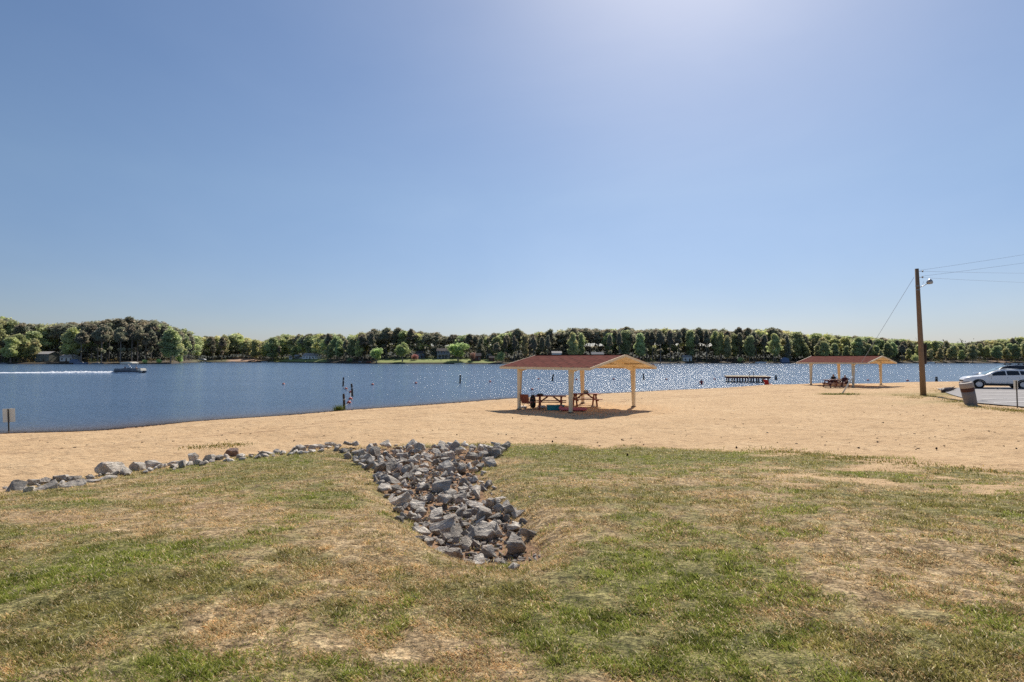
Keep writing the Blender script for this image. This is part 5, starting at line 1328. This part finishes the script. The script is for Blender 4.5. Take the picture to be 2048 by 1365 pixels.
    for s in (-1, 1):
        b = MB(); zf = 1.70 if not rack else 1.76
        b.tube([(.0, s * .60, 1.62), (.12, s * .60, zf), (1.5, s * .58, zf - .02), (1.75, s * .57, 1.62)], .02, 6); b.build('roof_rail', M['black'] if rack else M['galv'], o)
    if rack:
        for x in (.25, 1.25):
            b = MB(); b.bar((x, -.72, 1.81), (x, .72, 1.81), .07, .035)
            for s in (-1, 1): b.box((x, s * .6, 1.79), (.14, .08, .12))
            b.build('roof_crossbar', M['black'], o)
    return o
gf = ground(1960, 777) + Vector((-.35, 0, 0)); vehicle('parked_car', gf + Vector((1.36 * math.cos(R(-24)) * 1.08, 1.36 * math.sin(R(-24)) * 1.08, .06)), R(-24), 'white crossover car parked facing the lake beach, nearest vehicle', 'carwhite', scale=1.08)
gs = Vector((50.3, 58.2, 0)); gs.z = tz(gs.x, gs.y) + .05; vehicle('parked_car', gs, R(-24), 'dark car with roof rack mostly hidden behind the white one', 'cardark', True, 1.10)

# ------------------------------------------------------------------ far shore buildings and boats
def house(px, back, w, dep, hw, hroof, label, wall, roof, rz=0, storeys=1, name='house', chimney=False, deck=False, dz=0, nw=5, door=True):
    loc = far_at(px, back); loc.z += dz - .2; o = empty(name, loc, rz, label, 'house' if w > 6 else 'shed')
    b = MB(); b.box((0, 0, hw / 2), (w, dep, hw)); 
    for s in (-1, 1): b.poly([(s * w / 2, -dep / 2, hw), (s * w / 2, dep / 2, hw), (s * w / 2, 0, hw + hroof * .93)])
    b.build('wall', M[wall], o, fix=False)
    for s in (-1, 1):
        rf = roof_slab('roof', -w / 2 - .4, w / 2 + .4, s * (dep / 2 + .45), hw - hroof * .9 / dep, 0, hw + hroof, .15, M[roof], o)
    if chimney: b = MB(); b.box((w * .2, .6, hw + hroof * .9), (.7, .7, 1.6)); b.build('chimney', M['housered'], o)
    for st_ in range(storeys):
        for i in range(nw):
            x = -w / 2 + (i + .5) * w / nw; zc = 1.55 + st_ * 2.8
            if door and st_ == 0 and i == nw // 2: continue
            b = MB(); b.box((x, -dep / 2 - .03, zc), (1.25, .06, 1.25)); fr = b.build('window', M['trimwhite'], o)
            b = MB(); b.box((x, -dep / 2 - .065, zc), (1.05, .02, 1.05)); b.build('pane', M['winglass'], fr)
    if door:
        b = MB(); b.box((-w / 2 + (nw // 2 + .5) * w / nw, -dep / 2 - .03, 1.05), (1.0, .06, 2.1)); b.build('door', M['winglass'], o)
    if deck:
        b = MB(); b.box((0, -dep / 2 - 1.6, 2.75), (w * .9, 3.0, .15)); b.build('deck', M['dockwood'], o)
        for x in (-.4, -.13, .13, .4): b = MB(); b.box((x * w, -dep / 2 - 2.95, 1.35), (.15, .15, 2.7)); b.build('deck_post', M['trimwhite'], o)
        b = MB(); b.box((0, -dep / 2 - 3.05, 3.3), (w * .9, .06, .08))
        for i in range(16): b.box((-w * .45 + w * .9 * i / 15, -dep / 2 - 3.05, 3.05), (.05, .05, .5))
        b.build('railing', M['trimwhite'], o)
    return o
house(95, 16, 11, 8, 5.2, 1.6, 'sage green two storey house half hidden by trees at far left', 'housegreen', 'roofgrey', R(-8), 2, nw=4)
house(141, 19, 9, 7, 3.0, 1.5, 'low white house wing behind the yellow green tree at far left', 'housewhite', 'roofgrey', 0, nw=3)
house(625, 26, 15.5, 7.5, 3.0, 2.2, 'long white single storey house with grey roof on the far green lawn', 'housewhite', 'roofgrey', R(-16))
house(595.5, 24, 4.6, 4, 2.8, 1.2, 'grey garden shed with low roof left of the long white house', 'housegreen', 'roofgrey', R(-8), nw=1, name='shed', door=False)
house(582.5, 20, 3, 3, 2.2, 1.3, 'small pale gazebo like shed at the left of the far lawn', 'housewhite', 'roofgrey', 0, nw=1, name='shed', door=False)
house(887, 28, 9, 8, 5.6, 1.8, 'blue grey two storey house with deck behind the far lawn', 'houseblue', 'roofdark', R(4), 2, deck=True, nw=4)
house(841, 30, 6, 6, 4.2, 1.4, 'plain blue grey building at the wood edge left of the decked house', 'houseblue', 'roofdark', 0, 1, nw=2)
house(952, 14, 6.6, 5, 3.4, 1.8, 'red brown boathouse beside the widest lawn tree', 'housered', 'roofdark', R(5), nw=3)
house(977, 42, 11, 7, 5, 1.6, 'white two storey house high behind the right end of the far lawn', 'housewhite', 'roofdark', 0, 2, nw=5)
house(984, 12, 3.6, 3.4, 2.4, 1.1, 'small red shed with white door at the right end of the far lawn', 'housered', 'roofdark', 0, nw=1, name='shed', door=True)
house(1113, 16, 6.5, 6, 4.4, 1.2, 'small pale house glimpsed above the nearer shelter roof ridge', 'housewhite', 'roofgrey', 0, nw=3, dz=1.5)
house(1194, 12, 8.5, 6.5, 3.6, 2.4, 'pale house with a broad hipped grey roof just right above the nearer shelter', 'housewhite', 'roofgrey', R(8), nw=3, dz=.8)
house(1373, 16, 6.5, 5, 3.4, 1.2, 'pinkish pale cottage among pine stems across the lake', 'housewhite', 'roofgrey', 0, nw=2)

def bush(px, back, w, h, col, label):
    r = np.random.RandomState(int(px)); lobes = []
    for k in range(9): a = r.uniform(0, 6.28); q = r.uniform(0, .55); lobes.append(((math.cos(a) * w * .5 * q, math.sin(a) * w * .4 * q, h * r.uniform(.3, .75)), (w * .24, w * .22, h * .26)))
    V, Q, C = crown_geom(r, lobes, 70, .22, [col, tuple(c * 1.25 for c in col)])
    o = empty('shrub', far_at(px, back), 0, label, 'shrub'); np_mesh('foliage', V, Q, M['leaf_mass'], C, parent=o)
    b = MB(); b.tube([(0, 0, -.3), (0, 0, h * .6)], [.12, .05], 6); b.build('stem', M['bark'], o)
bush(829, 14, 6, 5.2, (.10, .035, .035), 'dark red leaved shrub at the left end of the far lawn')
bush(945, 9, 5, 6.4, (.09, .04, .03), 'red brown bushy shrub in front of the boathouse')
bush(318, 2, 4, 2.4, (.12, .17, .05), 'low bright shrub at the pine wood edge left of the boat canopy')
bush(360, 3, 6, 5.5, (.11, .15, .05), 'rounded green shrub at the tip of the left headland')
bush(700, 4, 4, 3, (.06, .09, .03), 'dark low shrub just left of the far dock')
bush(290, 2, 4, 2.0, (.12, .16, .05), 'small pale shrub on the bank right of the boat')
bush(1000, 5, 8, 7, (.07, .10, .035), 'dense green shrub at the right end of the far lawn')
bush(1480, 4, 5, 4, (.11, .14, .05), 'low olive shrub on the bank above the swim platform')
bush(1720, 4, 8, 5, (.15, .17, .06), 'pale green shrub on the bank behind the farther shelter')
bush(1830, 4, 8, 6, (.12, .13, .05), 'rounded olive shrub left of the utility pole foot across the lake')

def boat(px, back, ln, label, canopy=None, hull='whiteplastic', z=0, hgt=.8):
    loc = far_at(px, back); loc.z = max(z, 0 if back < 0 else loc.z); o = empty('moored_boat', loc, rnd.uniform(-.15, .15), label, 'boat')
    b = MB(); prof = [(-.5, .0), (-.5, 1), (.44, 1.05), (.56, 1.15), (.40, .0)]
    vs = []
    b.prism([(x * ln, z_ * hgt) for x, z_ in prof], -.9, .9); b.build('hull', M[hull], o, bevel=.08)
    b = MB(); b.box((-.02 * ln, 0, hgt * 1.1), (ln * .35, 1.3, hgt * .5), taper=.7); b.build('console', M['boatpanel'], o, bevel=.04)
    if canopy:
        b = MB(); b.prism([(-ln * .55, 2.6), (-ln * .5, 3.2), (-ln * .2, 3.55), (ln * .2, 3.55), (ln * .5, 3.2), (ln * .55, 2.6), (ln * .5, 2.9), (-ln * .5, 2.9)], -1.6, 1.6); b.build('canopy', M[canopy], o)
        for sx in (-1, 1):
            for sy in (-1, 1): b = MB(); b.tube([(sx * ln * .5, sy * 1.5, -1), (sx * ln * .5, sy * 1.5, 3)], .08, 6); b.build('lift_post', M['galv'], o)
    return o
boat(404, -3, 6.5, 'boat on a lift under a white curved canopy at the left headland', 'whiteplastic', hgt=.7)
boat(465, -2, 5.5, 'small white boat moored below the cleared brown slope', hgt=.7)
boat(530, -2, 6.5, 'pale boat with windscreen moored left of the far green lawn', hgt=.8)
boat(543, -2, 4.5, 'tiny white skiff at the left corner of the far green lawn', hgt=.5)
boat(920, -2, 7.5, 'low pinkish boat moored in front of the widest lawn tree', hull='tan', hgt=.6)
boat(1521, -2, 8.0, 'white boat moored under the trees above the swim platform', hgt=1.1)
boat(1861, -2, 4.6, 'tiny white boat moored across the lake beside the utility pole', hgt=1.0)
boat(8, -2, 6.5, 'grey boat moored at the far left edge of the lake', hull='boatpanel', hgt=.7)
boat(163, -2, 9, 'covered blue grey boat moored on the left shore beyond the wake', hull='bluegrey', hgt=1.0)
boat(196, -2, 7, 'low dark boat moored next to the blue grey covered one', hull='boatpanel', hgt=.7)
o = empty('boat_cover', far_at(1569, 1), 0, 'tall blue grey tarp over a boat on the bank by the dark narrow pine', 'tarp')
b = MB(); b.prism([(-3.2, 0), (-2.8, 3.0), (-.5, 4.2), (2.6, 3.2), (3.2, 0)], -1.6, 1.6); b.build('tarp', M['bluegrey'], o, bevel=.15)
b = MB(); b.tube([(-3.25, -1.65, .8), (3.25, -1.65, .8)], .05, 6); b.build('tie_rope', M['rope'], o)
# tarp on shore beside sage house
o = empty('boat_cover', far_at(152, 3), 0, 'light blue arched tarp on the bank right of the sage house', 'tarp')
b = MB(); b.prism([(-3.5, 0), (-2.9, 1.9), (-.5, 2.6), (2.6, 1.8), (3.4, 0)], -1.5, 1.5); b.build('tarp', M['bluegrey'], o, bevel=.15)
b = MB(); b.tube([(-3.5, -1.55, .6), (3.5, -1.55, .6)], .05, 6); b.build('tie_rope', M['rope'], o)
# dock at the small round tree
loc = far_at(727, -4); loc.z = 0; o = empty('boat_dock', loc, 0, 'low dark wooden dock left of the far green lawn', 'dock')
b = MB(); b.box((0, 0, .75), (17, 3, .18)); b.build('deck', M['pile'], o)
for i in range(9): b = MB(); b.tube([(-8 + 2 * i, -1.4, -1.5), (-8 + 2 * i, -1.4, 1.3)], .12, 6); b.build('pile', M['pile'], o)
b = MB(); b.box((-2.5, .5, 1.3), (2.0, 1.2, .9)); b.build('dock_box', M['boatpanel'], o, bevel=.05)
b = MB(); b.box((3.5, .5, 1.15), (3.0, 1.2, .6)); b.build('bench', M['redwood'], o, bevel=.05)
for px, bk, lb, pt in ((604, 25, 'left of two white cars parked by the long white house', 'carwhite'), (612.5, 22, 'right of two white cars parked by the long white house', 'carwhite')):
    loc = far_at(px, bk - 2); vehicle('parked_car', loc, R(10), lb, pt)

for o_ in bpy.data.objects:
    if o_.name.startswith('parked_car') and o_.location.y < 80: o_.scale.z *= .90 if o_.location.y < 54 else 1.0


# ------------------------------------------------------------------ daylight
SUN_AZ, SUN_EL = R(19), R(45)          # azimuth to the right of the view direction (+Y)
w = bpy.data.worlds.new('World'); sc.world = w; w.use_nodes = True; nt = w.node_tree; nt.nodes.clear()
out = nt.nodes.new('ShaderNodeOutputWorld'); bg = nt.nodes.new('ShaderNodeBackground'); L(nt, bg.outputs[0], out.inputs[0])
sky = nt.nodes.new('ShaderNodeTexSky'); sky.sky_type = 'NISHITA'; sky.sun_disc = False
sky.sun_elevation = SUN_EL; sky.sun_rotation = SUN_AZ; sky.altitude = 0; sky.air_density = 1.0; sky.dust_density = .5; sky.ozone_density = 2.0
hs = N(nt, 'ShaderNodeHueSaturation'); L(nt, sky.outputs[0], hs.inputs['Color']); hs.inputs['Saturation'].default_value = 1.0
tc = N(nt, 'ShaderNodeTexCoord'); sp = N(nt, 'ShaderNodeSeparateXYZ'); L(nt, tc.outputs['Generated'], sp.inputs[0])
tint = ramp(nt, sp.outputs[2], [(0, (.56, .59, .77)), (.09, (.60, .63, .757)), (.27, (.76, .795, .84)), (.53, (.78, .83, .90)), (1, (.80, .85, .92))])
nv = N(nt, 'ShaderNodeVectorMath', _operation='NORMALIZE'); L(nt, tc.outputs['Generated'], nv.inputs[0])
dt = N(nt, 'ShaderNodeVectorMath', _operation='DOT_PRODUCT'); L(nt, nv.outputs[0], dt.inputs[0]); dt.inputs[1].default_value = (math.sin(SUN_AZ) * math.cos(SUN_EL), math.cos(SUN_AZ) * math.cos(SUN_EL), math.sin(SUN_EL))
gl_ = math_n(nt, 'POWER', math_n(nt, 'MAXIMUM', dt.outputs['Value'], 0.0), 18.0)
glow = mix(nt, gl_, (0, 0, 0), (1.5, 1.05, .35))          # haze aureole round the sun
mp = N(nt, 'ShaderNodeMapping'); mp.inputs['Scale'].default_value = (1.2, 1.2, 3.2); mp.inputs['Rotation'].default_value = (.3, .2, .5); L(nt, nv.outputs[0], mp.inputs['Vector'])
veil = ramp(nt, noise(nt, mp.outputs[0], 1.7, 5, .55, .4), [(.35, (.97, .98, .99)), (.68, (1.07, 1.045, 1.02))])          # thin uneven haze
L(nt, mix(nt, 1.0, mix(nt, 1.0, mix(nt, 1.0, hs.outputs[0], tint, 'MULTIPLY'), veil, 'MULTIPLY'), glow, 'ADD'), bg.inputs['Color'])
bg.inputs['Strength'].default_value = .111
sd = bpy.data.lights.new('sun', 'SUN'); sd.energy = 5.0; sd.angle = R(.55); sd.color = (1, .93, .83)
so = bpy.data.objects.new('sun', sd); COL.objects.link(so)
dirv = Vector((math.sin(SUN_AZ) * math.cos(SUN_EL), math.cos(SUN_AZ) * math.cos(SUN_EL), math.sin(SUN_EL)))
so.rotation_euler = dirv.to_track_quat('Z', 'Y').to_euler(); so.location = (0, 0, 60)
sc.view_settings.view_transform = 'Standard'; sc.view_settings.look = 'None'; sc.view_settings.exposure = 0; sc.view_settings.gamma = 1
sc.cycles.max_bounces = 8; sc.cycles.diffuse_bounces = 5; sc.cycles.glossy_bounces = 3; sc.cycles.transmission_bounces = 6; sc.cycles.transparent_max_bounces = 12
sc.cycles.sample_clamp_indirect = 4; sc.cycles.sample_clamp_direct = 14
sc.cycles.use_denoising = False
sc.cycles.denoiser = 'OPENIMAGEDENOISE'; sc.cycles.denoising_input_passes = 'RGB_ALBEDO_NORMAL'
